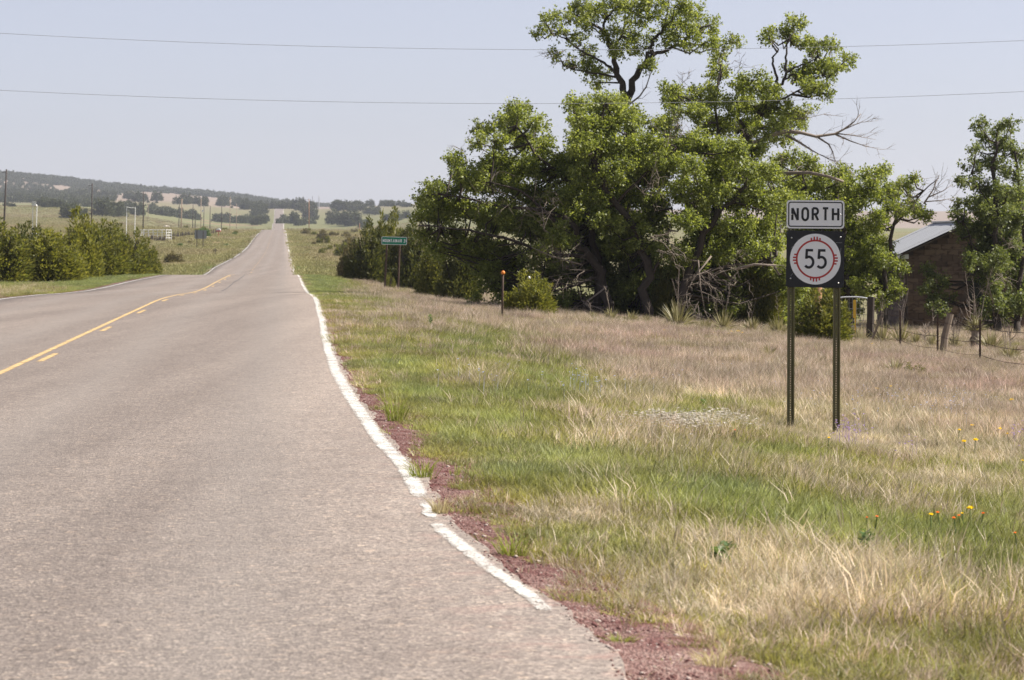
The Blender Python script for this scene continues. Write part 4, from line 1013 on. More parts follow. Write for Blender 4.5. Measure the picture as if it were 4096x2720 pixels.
# bright elm in front, middle and right of the thicket
elm('bright green spreading elm in the middle of the thicket before the tall trunks', 1480, 97,
    [([(1490, 742), (1500, 640), (1475, 540), (1420, 470), (1378, 400), (1374, 350)], .22, .09), ([(1560, 745), (1580, 650), (1620, 540), (1680, 470), (1720, 430)], .20, .08)],
    [([(1374, 376), (1373, 332), (1382, 290), (1392, 250), (1400, 215)], .08, .025), ([(1373, 345), (1352, 305), (1335, 270)], .05, .02), ([(1376, 365), (1400, 350), (1430, 330), (1460, 300)], .06, .02), ([(1420, 470), (1470, 420), (1520, 370), (1560, 340)], .07, .02),
     ([(1620, 540), (1600, 470), (1600, 400), (1610, 330)], .08, .025), ([(1680, 470), (1730, 450), (1780, 440)], .06, .02), ([(1580, 650), (1650, 620), (1740, 600), (1790, 590)], .09, .03), ([(1500, 640), (1540, 560), (1550, 480)], .08, .03)],
    [(1322, 238, 20, 18), (1345, 244, 28, 20), (1335, 272, 30, 26), (1385, 232, 32, 20), (1425, 236, 30, 18), (1395, 258, 38, 26), (1442, 262, 30, 24), (1350, 295, 40, 30), (1410, 290, 42, 30), (1460, 285, 36, 30), (1330, 335, 34, 32), (1380, 345, 46, 32), (1440, 345, 42, 32), (1500, 320, 40, 30), (1530, 285, 34, 28),
     (1480, 385, 44, 34), (1410, 400, 48, 34), (1350, 410, 40, 34), (1540, 370, 40, 34), (1375, 465, 46, 34), (1440, 455, 46, 34), (1500, 455, 40, 34), (1400, 520, 46, 32), (1460, 520, 44, 32), (1500, 560, 40, 32), (1430, 575, 36, 28),
     (1605, 330, 36, 26), (1640, 345, 40, 30), (1690, 350, 40, 28), (1735, 345, 36, 24), (1600, 390, 36, 30), (1660, 395, 46, 34), (1725, 395, 46, 34), (1770, 400, 30, 28), (1570, 440, 34, 32), (1625, 450, 44, 34), (1690, 455, 46, 34), (1750, 455, 42, 34), (1790, 465, 26, 28), (1580, 510, 36, 30), (1640, 520, 44, 32), (1705, 520, 42, 32), (1765, 520, 36, 30), (1790, 560, 26, 26), (1740, 580, 36, 28), (1680, 590, 36, 28), (1560, 590, 36, 30), (1610, 600, 34, 24)] + fill([(1350, 300), (1500, 300), (1620, 360), (1780, 400), (1830, 520), (1830, 735), (1400, 735), (1360, 500)], 44, 50, 42, 1.5, 5.5, 33) + fill([(1440, 630), (1830, 620), (1830, 738), (1440, 738)], 30, 40, 30, .8, 4.5, 34),
    M['elm'], 14, dens=1450, back=2,
    deads=[([(1640, 590, -2.6), (1600, 640, -2.6), (1575, 690, -2.7)], .03, .01), ([(1700, 620, -2), (1740, 610, -2.2), (1790, 612, -2.4)], .05, .03), ([(1500, 545, -2.6), (1530, 560, -2.6), (1555, 590, -2.7)], .02, .006), ([(1610, 600, -2.6), (1615, 660, -2.7), (1625, 720, -2.8)], .02, .008)],
    sprays=[(1500, 450, -2.2, .3, .5, 18, .9), (1620, 640, -2.0, .6, -.3, 16, .9), (1540, 560, -2.5, .5, -.4, 14, .8), (1560, 320, -1, .2, .9, 16, .9), (1600, 700, -2.5, -.2, -.5, 16, .8), (1700, 620, -2.4, -.5, .3, 14, .9)])
elm('shrubby elm with pale bare twigs growing between the route sign and the house', 1985, 105,
    [([(1960, 700), (1950, 600), (1935, 500), (1920, 430)], .16, .07), ([(2040, 690), (2045, 600), (2060, 520), (2075, 470)], .13, .06)],
    [([(1935, 500), (1980, 450), (2005, 410)], .06, .02), ([(2060, 520), (2100, 480), (2130, 440), (2165, 410)], .06, .015), ([(1950, 600), (1900, 540), (1870, 480), (1850, 400)], .08, .02)],
    [(1825, 365, 34, 22), (1790, 375, 20, 18), (1860, 385, 36, 24), (1835, 420, 36, 30), (1890, 420, 34, 28), (1935, 400, 28, 20), (1950, 430, 34, 30), (1910, 470, 38, 32), (1850, 480, 36, 32), (1965, 480, 34, 30), (2010, 405, 26, 22), (2035, 395, 16, 14), (2005, 440, 32, 28), (2045, 450, 30, 26), (2080, 430, 22, 20), (2110, 425, 18, 18), (2060, 485, 34, 24), (2105, 480, 26, 26), (2128, 498, 18, 18), (2020, 510, 36, 30), (1975, 540, 36, 32), (1910, 540, 36, 32), (1850, 550, 34, 30), (2010, 580, 30, 26), (1960, 600, 34, 30), (1890, 610, 36, 30), (1850, 630, 30, 26), (2040, 600, 34, 24), (2070, 620, 24, 20), (2030, 650, 34, 26), (2060, 670, 22, 22), (1990, 660, 32, 30), (1930, 670, 34, 28), (2030, 695, 30, 18), (1960, 710, 30, 18)] + fill([(1810, 420), (1950, 430), (2015, 500), (2020, 730), (1800, 735)], 22, 44, 36, .8, 3.5, 35),
    M['elm'], 15, dens=1500, back=2,
    deads=[([(2130, 470), (2150, 440), (2165, 405)], .035, .006), ([(2140, 455), (2175, 440), (2195, 425)], .025, .005), ([(2135, 465), (2170, 462), (2205, 455)], .022, .005)],
    sprays=[(2070, 480, -.6, .2, .9, 22, 1.1), (2150, 440, 0, .4, .7, 16, .9), (1810, 400, -.8, .2, .2, 14, .9)])
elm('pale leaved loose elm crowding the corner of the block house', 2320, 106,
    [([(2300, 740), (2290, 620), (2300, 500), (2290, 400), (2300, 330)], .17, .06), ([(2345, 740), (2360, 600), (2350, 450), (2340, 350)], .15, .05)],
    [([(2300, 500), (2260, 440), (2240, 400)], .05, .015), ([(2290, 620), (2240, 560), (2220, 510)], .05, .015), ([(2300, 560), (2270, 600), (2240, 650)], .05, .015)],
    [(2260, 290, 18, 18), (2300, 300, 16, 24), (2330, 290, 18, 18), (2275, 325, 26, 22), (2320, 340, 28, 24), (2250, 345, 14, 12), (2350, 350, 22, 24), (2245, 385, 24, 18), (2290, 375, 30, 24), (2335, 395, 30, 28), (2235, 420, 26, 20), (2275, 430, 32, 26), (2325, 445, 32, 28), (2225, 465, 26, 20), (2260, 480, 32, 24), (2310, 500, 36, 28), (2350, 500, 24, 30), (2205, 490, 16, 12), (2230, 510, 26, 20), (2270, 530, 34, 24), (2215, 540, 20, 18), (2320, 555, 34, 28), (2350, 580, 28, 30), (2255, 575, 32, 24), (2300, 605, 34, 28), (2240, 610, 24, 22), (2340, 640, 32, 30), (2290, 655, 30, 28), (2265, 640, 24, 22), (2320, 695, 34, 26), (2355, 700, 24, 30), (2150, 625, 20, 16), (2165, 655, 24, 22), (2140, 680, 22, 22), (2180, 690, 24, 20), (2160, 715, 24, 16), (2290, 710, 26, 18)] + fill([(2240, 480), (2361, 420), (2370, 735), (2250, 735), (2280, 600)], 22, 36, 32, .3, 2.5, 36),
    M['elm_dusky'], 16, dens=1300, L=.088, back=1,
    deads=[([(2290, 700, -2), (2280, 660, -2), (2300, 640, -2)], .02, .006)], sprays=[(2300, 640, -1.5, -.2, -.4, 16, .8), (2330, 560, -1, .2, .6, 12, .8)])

# ---------------------------------------------------------------- junipers
def juniper_crown(seed, h=3.0, w=2.6, spires=26, per=150, L=.2, wd=.055, low=.0, round_=.5):
    r = np.random.default_rng(seed); geo = []
    for s in range(spires):
        a = r.uniform(0, 2*math.pi); q = math.sqrt(r.random())
        bx, by = q*w/2*.55*math.cos(a), q*w/2*.55*math.sin(a)
        tx, ty = q*w/2*.92*math.cos(a), q*w/2*.92*math.sin(a)
        hh = h*(1-(.62-.35*round_)*q**2)*r.uniform(.62, 1.12)
        b = np.array([bx, by, low]); tp = np.array([tx, ty, hh])
        d = tp-b; n = int(per*(.6+.4*hh/h))
        u = r.uniform(.06, 1.0, n)**.85
        sp = (.26*w/2)*(1-u*.85)[:, None]*np.sqrt(r.random((n, 1)))*1.35
        ang = r.uniform(0, 2*math.pi, n)
        rad = np.stack([np.cos(ang), np.sin(ang), np.zeros(n)], 1)
        C = b + d*u[:, None] + rad*sp + r.normal(size=(n, 3))*.03
        A = unit(d)*.75 + rad*.75 + r.normal(size=(n, 3))*.35 + np.array([0, 0, .25])
        ll = L*r.uniform(.6, 1.3, n); geo.append(leaf_cards(C, A, ll, wd*r.uniform(.7, 1.3, n), rad+np.array([0, 0, .4]), r))
    # skirt close to the ground
    n = int(spires*per*.22); ang = r.uniform(0, 2*math.pi, n); q = np.sqrt(r.uniform(.25, 1, n))*w/2*.95
    C = np.stack([q*np.cos(ang), q*np.sin(ang), r.uniform(.03, .38, n)*h], 1)
    A = np.stack([np.cos(ang), np.sin(ang), np.full(n, .7)], 1)+r.normal(size=(n, 3))*.4
    geo.append(leaf_cards(C, A, L*r.uniform(.7, 1.3, n), wd, None, r))
    V, Q = cat_geo(geo); return mesh_np('crown', V, Q)
def juniper_trunk(seed, h=3.0, w=2.6):
    r = random.Random(seed); mb = MB()
    for q in range(4):
        a = r.uniform(0, 6.3); mb.tube([(0, 0, -.25), (.1*math.cos(a), .1*math.sin(a), h*.15), (w*.2*math.cos(a), w*.2*math.sin(a), h*.45), (w*.3*math.cos(a), w*.3*math.sin(a), h*.75)], [.11, .08, .05, .015], 5)
    return mb.mesh('trunk')
JN = [(juniper_crown(100+i, 3.0, 2.6, 36, 260, .2, .062), juniper_trunk(200+i)) for i in range(5)]
JM = [(juniper_crown(300+i, 3.0, 3.0, 18, 60, .42, .17, 0, .9), juniper_trunk(400+i)) for i in range(4)]
JS = [(juniper_crown(500+i, 1.0, 1.0, 14, 120, .12, .026), juniper_trunk(600+i, 1.0, 1.0)) for i in range(3)]
def mat_variant(me, key, cache={}):
    k = (me.name, key)
    if k not in cache:
        m2 = me.copy(); m2.materials.clear(); m2.materials.append(M[key]); cache[k] = m2
    return cache[k]
jr = random.Random(21)
def juniper(label, px, Y, hpx, wpx, lod='N', i=0, m='juniper', group=None, cat='juniper', name='juniper_bush', base=None):
    X, Y, Z = gp(px, Y) if base is None else base
    k = Y/F; src = {'N': JN, 'M': JM, 'S': JS}[lod]; cr, tr = src[i % len(src)]
    h0, w0 = {'N': (3.0, 2.6), 'M': (3.0, 3.0), 'S': (1.0, 1.0)}[lod]
    t = thing(name, label, cat, (X, Y, Z-.03), jr.uniform(0, 6.3), group, (1.12*wpx*k/w0, 1.12*wpx*k/w0, 1.1*hpx*k/h0))
    ob('crown', mat_variant(cr, m), None, t); ob('trunk', mat_variant(tr, 'bark'), None, t)
    return t
# left roadside clump
for i, (px, Y, h, w, m, lb) in enumerate((
    (-10, 148, 228, 270, 'juniper', 'big dense juniper beside a leaning pole, at the end of the left roadside row'),
    (95, 156, 205, 240, 'juniper_dark', 'dark juniper tucked behind the yellowish one in the left roadside row'),
    (195, 150, 195, 270, 'juniper_yellow', 'yellowish sunlit juniper standing foremost in the left roadside row'),
    (305, 166, 246, 200, 'juniper_yellow', 'tallest juniper of the left roadside row, with a yellow green leading spire'),
    (395, 172, 210, 230, 'juniper', 'rounded olive juniper in the middle of the left roadside row'),
    (485, 184, 192, 220, 'juniper', 'brownish olive juniper before the white pipe gateway in the left row'),
    (570, 196, 148, 140, 'juniper', 'last and lowest juniper of the left roadside row, beside the white pen'))):
    juniper(lb, px, Y, h, w, 'N', i, m)
# right side
for i, (px, Y, h, w, lod, m, lb) in enumerate((
    (1470, 168, 232, 175, 'N', 'juniper_dark', 'tall dark juniper directly behind the green guide sign'),
    (1562, 172, 270, 150, 'N', 'juniper', 'juniper with high brownish spires rising behind the green guide sign'),
    (1640, 160, 240, 190, 'N', 'juniper_dark', 'dark juniper under the hanging elm boughs right of the green guide sign'),
    (1740, 140, 200, 150, 'N', 'juniper', 'olive juniper below the lowest elm bough behind purple grass'),
    (1835, 126, 235, 170, 'N', 'juniper_dark', 'very dark juniper at the left foot of the elm thicket'),
    (1395, 182, 150, 90, 'N', 'shrub_brown', 'grey brown half dead juniper edging the tall one behind the guide sign'),
    (2120, 90, 165, 195, 'N', 'juniper_yellow', 'yellowish low juniper beside the orange capped marker post'),
    (3290, 81, 215, 225, 'N', 'juniper', 'young green juniper growing between the route sign posts'),
    (2655, 98, 190, 90, 'N', 'juniper', 'narrow juniper growing among yuccas at the foot of the thicket'),
    (3040, 99, 250, 170, 'N', 'juniper', 'olive juniper at the thicket edge left of the route sign'),
    (1560, 152, 68, 42, 'S', 'juniper', 'tiny juniper sapling between the posts of the green guide sign'),
    (3655, 57, 62, 105, 'S', 'juniper', 'dwarf two tipped juniper sprouting in tall dry grass before the fence'),
    (1375, 415, 62, 75, 'M', 'juniper', 'round juniper by the small hut with white trim'),
    (1405, 520, 55, 80, 'M', 'shrub_brown', 'wide brownish scrub bush behind the hut with white trim'),
    (1288, 455, 24, 28, 'M', 'juniper', 'small dark juniper alone on the dry right slope'),
    (1290, 640, 42, 44, 'M', 'shrub_brown', 'brown topped bush heading a small clump on the right slope'),
    (1278, 600, 28, 24, 'M', 'juniper', 'left of two green bushes at the foot of the brown topped bush'),
    (1309, 600, 30, 22, 'M', 'juniper', 'right of two green bushes at the foot of the brown topped bush'),
    (1255, 760, 16, 26, 'M', 'juniper', 'low dark bush beside a larger one on the right slope'),
    (1222, 790, 22, 34, 'M', 'shrub_brown', 'low brownish bush nearest the far road on the right slope'),
    (1344, 760, 16, 22, 'M', 'shrub_brown', 'small brown bush alone in the green right meadow'),
    (696, 330, 44, 72, 'M', 'shrub_brown', 'dark round scrub bush on the left verge before the sign back'),
    (820, 700, 34, 44, 'M', 'weed', 'bright green leafy bush above the grey sign back'),
    (815, 820, 22, 30, 'M', 'juniper', 'dark round bush behind the bright green one in the pasture'),
    (792, 830, 15, 24, 'M', 'juniper', 'dark bush left of the round one in the pasture'),
    (743, 1050, 12, 24, 'M', 'juniper', 'low dark bush in the pasture right of the pale stripped pole'),
    (900, 950, 11, 30, 'M', 'juniper', 'long low bush at the end of the leaning picket fence'),
    (943, 800, 14, 20, 'M', 'juniper', 'small dark bush on the dry left bank below the road cutting'))):
    juniper(lb, px, Y, h, w, lod, i, m)
for i, (px, py, h, w_) in enumerate(((1232, 925, 14, 24), (1330, 945, 18, 30), (1255, 980, 14, 20), (1320, 1000, 18, 22), (1350, 1060, 16, 24), (1260, 1040, 12, 16), (1235, 1005, 10, 16), (1385, 950, 22, 34), (1420, 930, 16, 26), (1300, 905, 14, 22), (1345, 990, 14, 20), (1400, 985, 26, 40))):
    b = hit(px, py, 200, 1100, 500); juniper('low scrub bush scattered over the dry slope right of the far road', px, b[1], h, w_, 'M', i, 'shrub_brown' if i % 3 else 'juniper', 'scrub on the right slope', 'bush', 'scrub_bush', base=b)
for i, (px, py, h, w_) in enumerate(((720, 985, 12, 22), (760, 975, 10, 20), (905, 985, 10, 18), (860, 1010, 12, 20), (940, 940, 12, 20), (690, 960, 12, 26))):
    b = hit(px, py, 200, 1300, 500)
    if abs(b[0]-float(xc(b[1]))) < 7: continue
    juniper('low scrub bush scattered over the grassy bank left of the far road', px, b[1], h, w_, 'M', i, 'shrub_brown' if i % 2 else 'weed', 'scrub on the left bank', 'bush', 'scrub_bush', base=b)
# far trees that can be told apart: (px, base row, height px, width px, count, spread x, spread row, label, group, lo)
def far_cluster(px, py, h, w, n, dx, dy, lb, grp, lo=700, mtl='juniper_far', hi=5200):
    for q in range(n):
        p = px + (jr.uniform(-1, 1)*dx if n > 1 else 0); yv = py + (jr.uniform(-1, 1)*dy if n > 1 else 0)
        b = hit(p, yv, lo, hi, 2600)
        s = jr.uniform(.75, 1.2)
        juniper(lb, p, b[1], h*s, w*s, 'M', q+int(px), mtl, grp, 'juniper', 'juniper_tree', base=b)
FC = [
 (300, 873, 50, 66, 3, 22, 3, 'dark juniper in the thicket behind the left roadside row', 'junipers of the left pasture thicket', 500),
 (455, 868, 56, 78, 4, 70, 5, 'dark juniper in the thicket behind the left roadside row', 'junipers of the left pasture thicket', 500),
 (545, 862, 45, 50, 2, 15, 3, 'dark juniper in the thicket behind the left roadside row', 'junipers of the left pasture thicket', 500),
 (190, 828, 34, 56, 4, 40, 3, 'grey green juniper standing in the upper left pasture', 'junipers of the upper left pasture', 600),
 (258, 848, 40, 34, 1, 0, 0, 'grey bare looking bush beside the left pasture thicket', None, 500),
 (35, 826, 16, 32, 2, 14, 2, 'low juniper beside the tall leaning pole in the left pasture', 'low junipers by the leaning pole', 500),
 (147, 801, 30, 26, 1, 0, 0, 'upright dark juniper above the white stand', None, 700),
 (212, 798, 22, 26, 2, 10, 3, 'grey green juniper standing in the upper left pasture', 'junipers of the upper left pasture', 600),
 (330, 792, 42, 52, 3, 40, 4, 'dark juniper in the belt along the top of the left pasture', 'junipers along the top of the left pasture', 1200),
 (470, 795, 36, 46, 5, 60, 5, 'dark juniper in the belt along the top of the left pasture', 'junipers along the top of the left pasture', 1200),
 (600, 808, 34, 44, 4, 50, 4, 'dark juniper in the belt along the top of the left pasture', 'junipers along the top of the left pasture', 1200),
 (740, 815, 34, 42, 7, 80, 4, 'dark juniper in the belt along the top of the left pasture', 'junipers along the top of the left pasture', 1200),
 (900, 826, 34, 40, 9, 90, 4, 'dark juniper in the belt along the top of the left pasture', 'junipers along the top of the left pasture', 1200),
 (1000, 840, 34, 34, 4, 22, 8, 'dark juniper massed against the left edge of the far road', 'junipers left of the far road', 1100),
 (1035, 868, 40, 40, 5, 25, 14, 'dark juniper massed against the left edge of the far road', 'junipers left of the far road', 1100),
 (1030, 902, 36, 38, 3, 18, 6, 'dark juniper massed against the left edge of the far road', 'junipers left of the far road', 1056),
 (1062, 888, 28, 30, 1, 0, 0, 'dark juniper massed against the left edge of the far road', 'junipers left of the far road', 1056),
 (1020, 835, 26, 34, 7, 55, 6, 'dark juniper massed against the left edge of the far road', 'junipers left of the far road', 1900),
 (1175, 832, 30, 36, 7, 38, 6, 'grey green juniper crowning the far road crest', 'junipers crowning the far road crest', 2000),
 (1200, 818, 26, 34, 6, 60, 5, 'grey green juniper crowning the far road crest', 'junipers crowning the far road crest', 2300),
 (1225, 845, 30, 34, 5, 30, 6, 'dark juniper right of the far road before the crest', 'junipers right of the far road', 1500),
 (1178, 895, 44, 36, 3, 10, 4, 'dark juniper right of the far road before the crest', 'junipers right of the far road', 1100),
 (1205, 904, 28, 34, 2, 12, 2, 'dark juniper right of the far road before the crest', 'junipers right of the far road', 1100),
 (1245, 880, 46, 56, 2, 14, 2, 'large grey juniper behind the reddish utility pole', 'grey junipers by the reddish pole', 1200),
 (1335, 898, 46, 52, 3, 28, 2, 'dark juniper of the long thicket in the right meadow', 'junipers of the right meadow thicket', 900),
 (1400, 903, 48, 54, 4, 34, 2, 'dark juniper of the long thicket in the right meadow', 'junipers of the right meadow thicket', 900),
 (1470, 912, 30, 40, 2, 16, 2, 'grey leafless looking bush ending the right meadow thicket', 'grey bushes of the right meadow', 900),
 (1365, 838, 34, 44, 4, 26, 8, 'dark juniper of the upper grove in the right meadow', 'junipers of the upper right grove', 1500),
 (1430, 846, 34, 42, 4, 34, 5, 'dark juniper of the upper grove in the right meadow', 'junipers of the upper right grove', 1500),
 (1500, 856, 28, 40, 4, 30, 5, 'dark juniper of the upper grove in the right meadow', 'junipers of the upper right grove', 1400),
 (1570, 886, 34, 54, 3, 24, 4, 'dark juniper on the slope beyond the guide sign', 'junipers beyond the guide sign', 1000),
 (1625, 876, 26, 40, 2, 20, 3, 'dark juniper on the slope beyond the guide sign', 'junipers beyond the guide sign', 1000),
 (1640, 828, 18, 44, 2, 20, 2, 'dark juniper on the slope beyond the guide sign', 'junipers beyond the guide sign', 1500),
 (1480, 826, 24, 34, 16, 150, 2, 'grey green juniper on the far right skyline', 'junipers on the right skyline', 2200),
 (1370, 822, 26, 34, 6, 40, 3, 'grey green juniper on the far right skyline', 'junipers on the right skyline', 2200),
 (540, 760, 9, 14, 12, 190, 14, 'lone juniper dotting the bare pink hillside', 'junipers dotting the bare hillside', 2300),
 (850, 782, 8, 12, 8, 120, 5, 'lone juniper dotting the bare pink hillside', 'junipers dotting the bare hillside', 2300),
 (110, 712, 12, 20, 5, 70, 5, 'lone juniper dotting the bare pink hillside', 'junipers dotting the bare hillside', 2300),
]
for f in FC: far_cluster(*f)
for px, py, h, w, lb in ((1132, 812, 32, 40, 'round dark tree standing highest left of the far road crest'), (1176, 815, 42, 13, 'thin spire shaped tree on the far skyline'), (1193, 818, 40, 30, 'grey green tree beside the thin spire on the far skyline'), (1207, 820, 42, 34, 'pale green rounded tree on the far skyline right of the spire')):
    b = hit(px, py, 2300, 4000, 2600); juniper(lb, px, b[1], h, w, 'M', int(px), 'juniper_far', None, 'tree', 'skyline_tree', base=b)
for q in range(16):
    px = 1030+14*q+jr.uniform(-6, 6); b = gp(px, jr.uniform(2720, 2900)); juniper('grey green juniper crowning the far road crest', px, b[1], jr.uniform(26, 42), jr.uniform(28, 44), 'M', q, 'juniper_far', 'junipers crowning the far road crest', 'juniper', 'juniper_tree', base=b)
# wooded hillside, too many to count
def forest():
    r = np.random.default_rng(5); P, S = [], []
    def add(n, px0, px1, y0, y1, smin, smax, dens=None):
        p = r.uniform(px0, px1, n); Y = r.uniform(y0, y1, n); X = (p-CX)/F*Y
        if dens is not None:
            keep = dens(p, Y); X, Y = X[keep], Y[keep]
        Z = T(X, Y); P.append(np.stack([X, Y, Z-.1], 1)); S.append(r.uniform(smin, smax, len(X)))
    add(4000, -900, 1420, 4050, 4700, 1.3, 2.3)
    def lower(p, Y): return r.random(len(p)) < np.clip(1.05-(p-120)/330, 0, 1)
    add(2800, -900, 520, 2500, 3500, 1.3, 2.3, lower)
    add(850, -900, 560, 3500, 4100, 1.2, 2.2, lambda p, Y: np.sin(p*.045)+np.sin(p*.013+Y*.01) > -.7)
    add(700, 150, 1250, 2050, 2350, 1.2, 2.0, lambda p, Y: np.sin(p*.05+1)+.6*np.sin(p*.021) > -.4)
    P = np.concatenate(P); S = np.concatenate(S); n = len(P)
    rot = np.zeros((n, 3)); rot[:, 2] = r.uniform(0, 6.3, n)
    pr = []
    for i in range(3):
        me = juniper_crown(800+i, 2.6, 3.0, 9, 18, .8, .34, 0, 1.0); pr.append(proto('far_tree_%d' % i, me, M['juniper_far']))
    gn_scatter('far_woodland', pr, P, rot, np.stack([S, S, S*r.uniform(.85, 1.2, n)], 1), np.ones((n, 3)), 'distant juniper woodland covering the long left ridge', 'woodland', 3)
forest()

# ---------------------------------------------------------------- yuccas and weeds
def blades(n, r, L, wd, zmin, zmax, spread=.05, droop=.1):
    """stiff tapering blades fanning from a crown"""
    a = r.uniform(0, 2*math.pi, n); el = r.uniform(zmin, zmax, n)
    d = np.stack([np.cos(a)*np.cos(el), np.sin(a)*np.cos(el), np.sin(el)], 1)
    base = np.stack([np.cos(a), np.sin(a), np.zeros(n)], 1)*spread*r.random((n, 1))
    ll = L*r.uniform(.7, 1.1, (n, 1)); side = unit(np.cross(d, r.normal(size=(n, 3))))
    mid = base+d*ll*.55; tip = base+d*ll+np.array([0, 0, -1])*ll*droop
    V = np.stack([base-side*wd/2, base+side*wd/2, mid+side*wd*.45, tip, mid-side*wd*.45], 1).reshape(-1, 3)
    i = np.arange(n)[:, None]*5
    Q = np.concatenate([i+np.array([[0, 1, 2, 4]]), i+np.array([[4, 2, 3, 3]])], 0)
    return V, Q
def poly_mesh(name, V, Q):
    me = bpy.data.meshes.new(name); me.from_pydata([tuple(map(float, v)) for v in V], [], [tuple(dict.fromkeys(map(int, q))) for q in Q]); me.update(); return me
YU = []
for i in range(4):
    r = np.random.default_rng(50+i)
    g = poly_mesh('leaves', *blades(120, r, .62, .03, .12, 1.5, .08)); dr = poly_mesh('dry_leaves', *blades(90, r, .42, .028, -.35, .35, .10, .25)); YU.append((g, dr))
def yucca(label, px, py, hpx, wpx=None, stalks=0, trunk=0, group='yuccas along the foot of the thicket', i=0, lo=30):
    X, Y, Z = hit(px, py, lo, 95 if px < 3400 else 110, 95); k = Y/F; hpx = hpx*1.25; wpx = (wpx or hpx*1.1)*1.15; s = hpx*k/.60; sw = wpx*k/.85
    t = thing('yucca', label, 'yucca', (X, Y, Z), jr.uniform(0, 6.3), group)
    g, dr = YU[i % 4]; zt = trunk*k
    o = ob('leaves', mat_variant(g, 'yucca'), None, t, (0, 0, zt+.04), None, (sw, sw, (hpx-trunk)*k/.60 if trunk else s)); o = ob('dry_leaves', mat_variant(dr, 'yucca_dry'), None, t, (0, 0, zt*.85+.12*s), None, (sw*.85, sw*.85, s*.7))
    if trunk:
        MB().tube([(0, 0, -.1), (.02, 0, zt*.5), (0, 0, zt+.05)], [.13, .12, .1], 8).obj('stem', 'dead', t)
        ob('dry_skirt', mat_variant(dr, 'yucca_dry'), None, t, (0, 0, zt*.55), None, (sw*.7, sw*.7, 1.4*s))
    for q in range(stalks):
        h = jr.uniform(.8, 1.3)*max(.6, s); a = jr.uniform(-.25, .25); mb = MB()
        mb.tube([(0, 0, 0), (a*.4*h, 0, h*.5), (a*h, jr.uniform(-.2, .2), h)], [.009, .007, .004], 4)
        for z in range(7):
            u = .55+.06*z; mb.tube([(a*h*u, 0, h*u), (a*h*u+jr.uniform(-.14, .14), jr.uniform(-.1, .1), h*u+.12)], [.006, .002], 3)
        mb.obj('flower_stalk', 'dead', t, (jr.uniform(-.1, .1), jr.uniform(-.1, .1), zt))
    return t
LB = 'spiky straw green yucca along the dark foot of the thicket'
for i, (px, py, h, w_, st) in enumerate(((2443, 1292, 55, 62, 1), (2525, 1298, 48, 60, 0), (2893, 1330, 82, 88, 2), (2821, 1330, 55, 62, 0), (3009, 1340, 66, 72, 2), (3115, 1345, 70, 80, 1), (2370, 1290, 40, 50, 1), (2585, 1302, 42, 44, 1))):
    yucca(LB, px, py, h, w_, st, 0, i=i)
yucca('largest yucca of the thicket foot, with pale bare flower stalks', 2710, 1318, 105, 110, 4, 0, None, 1)
LB2 = 'dense yucca clump between the fence and the block house'
for i, (px, py, h, w_, st) in enumerate(((3530, 1386, 88, 78, 2), (3603, 1384, 92, 92, 3), (3663, 1388, 62, 56, 0), (3726, 1400, 66, 50, 2), (3820, 1405, 62, 56, 3), (3966, 1412, 78, 100, 1), (3440, 1388, 80, 60, 1), (4040, 1450, 70, 90, 2))):
    yucca(LB2, px, py, h, w_, st, 0, 'yuccas behind the fence', i)
yucca('tallest yucca, a trunk skirted with dead leaves below a pale crown', 3900, 1408, 125, 70, 3, 78, None, 2)
for i, (px, py, h, w_, lb) in enumerate(((3072, 1452, 62, 72, 'low dark yucca alone in the dry meadow left of the route sign'), (3190, 1512, 62, 66, 'yucca directly behind the left post of the route sign'), (3580, 1508, 66, 76, 'pale sparse yucca in dry grass in front of the fence'), (3500, 1470, 44, 46, 'small dull yucca in dry grass by the fence brace'), (1655, 1228, 42, 46, 'small yucca in purplish grass right of the green guide sign'), (3275, 1440, 50, 60, 'yucca at the foot of the young juniper behind the route sign'))):
    yucca(lb, px, py, h, w_, 0, 0, None, i)
def dead_weed(label, px, py, hpx, group='bare weed stalks by the fence'):
    X, Y, Z = hit(px, py, 30, 140, 100); h = hpx*Y/F
    t = thing('dry_weed', label, 'dry weed', (X, Y, Z), jr.uniform(0, 6), group); mb = MB()
    mb.tube([(0, 0, -.05), (.02, 0, h*.5), (.03, 0, h)], [.016, .012, .005], 5); mb.obj('stem', 'dead', t); mb = MB()
    for q in range(22):
        z = h*(.35+.6*q/22); a = jr.uniform(0, 6.3); l = (h-z)*.55+.06
        mb.tube([(.02, 0, z), (.02+l*.5*math.cos(a), l*.5*math.sin(a), z+l*.35), (.02+l*.75*math.cos(a), l*.75*math.sin(a), z+l*.9)], [.008, .006, .003], 3)
    mb.obj('side_twigs', 'dead', t)
for px, py, h in ((3817, 1405, 130), (3893, 1400, 225), (3700, 1395, 100), (4043, 1420, 130)): dead_weed('bare branching grey weed stalk standing before the block house', px, py, h)
def leafy(label, px, py, hpx, group=None, n=26, sz=.07):
    X, Y, Z = hit(px, py, 10, 140, 60); h = hpx*Y/F; r = np.random.default_rng(int(px))
    t = thing('leafy_weed', label, 'weed', (X, Y, Z), 0, group)
    MB().tube([(0, 0, -.03), (.01, 0, h*.6), (.03, 0, h)], [.008, .006, .003], 4).obj('stem', 'weed', t)
    a = np.arange(n)*2.4; z = np.linspace(.08, 1, n)*h; C = np.stack([.01+0*a, 0*a, z], 1); A = np.stack([np.cos(a), np.sin(a), .5+0*a], 1)
    V, Q = leaf_cards(C, A, sz*(1.3-.6*z/h)*max(1, h*1.6), .045*max(1, h*1.6), np.array([[0, 0, 1.]]*n), r); ob('leaves', mesh_np('leaves', V, Q), 'weed', t)
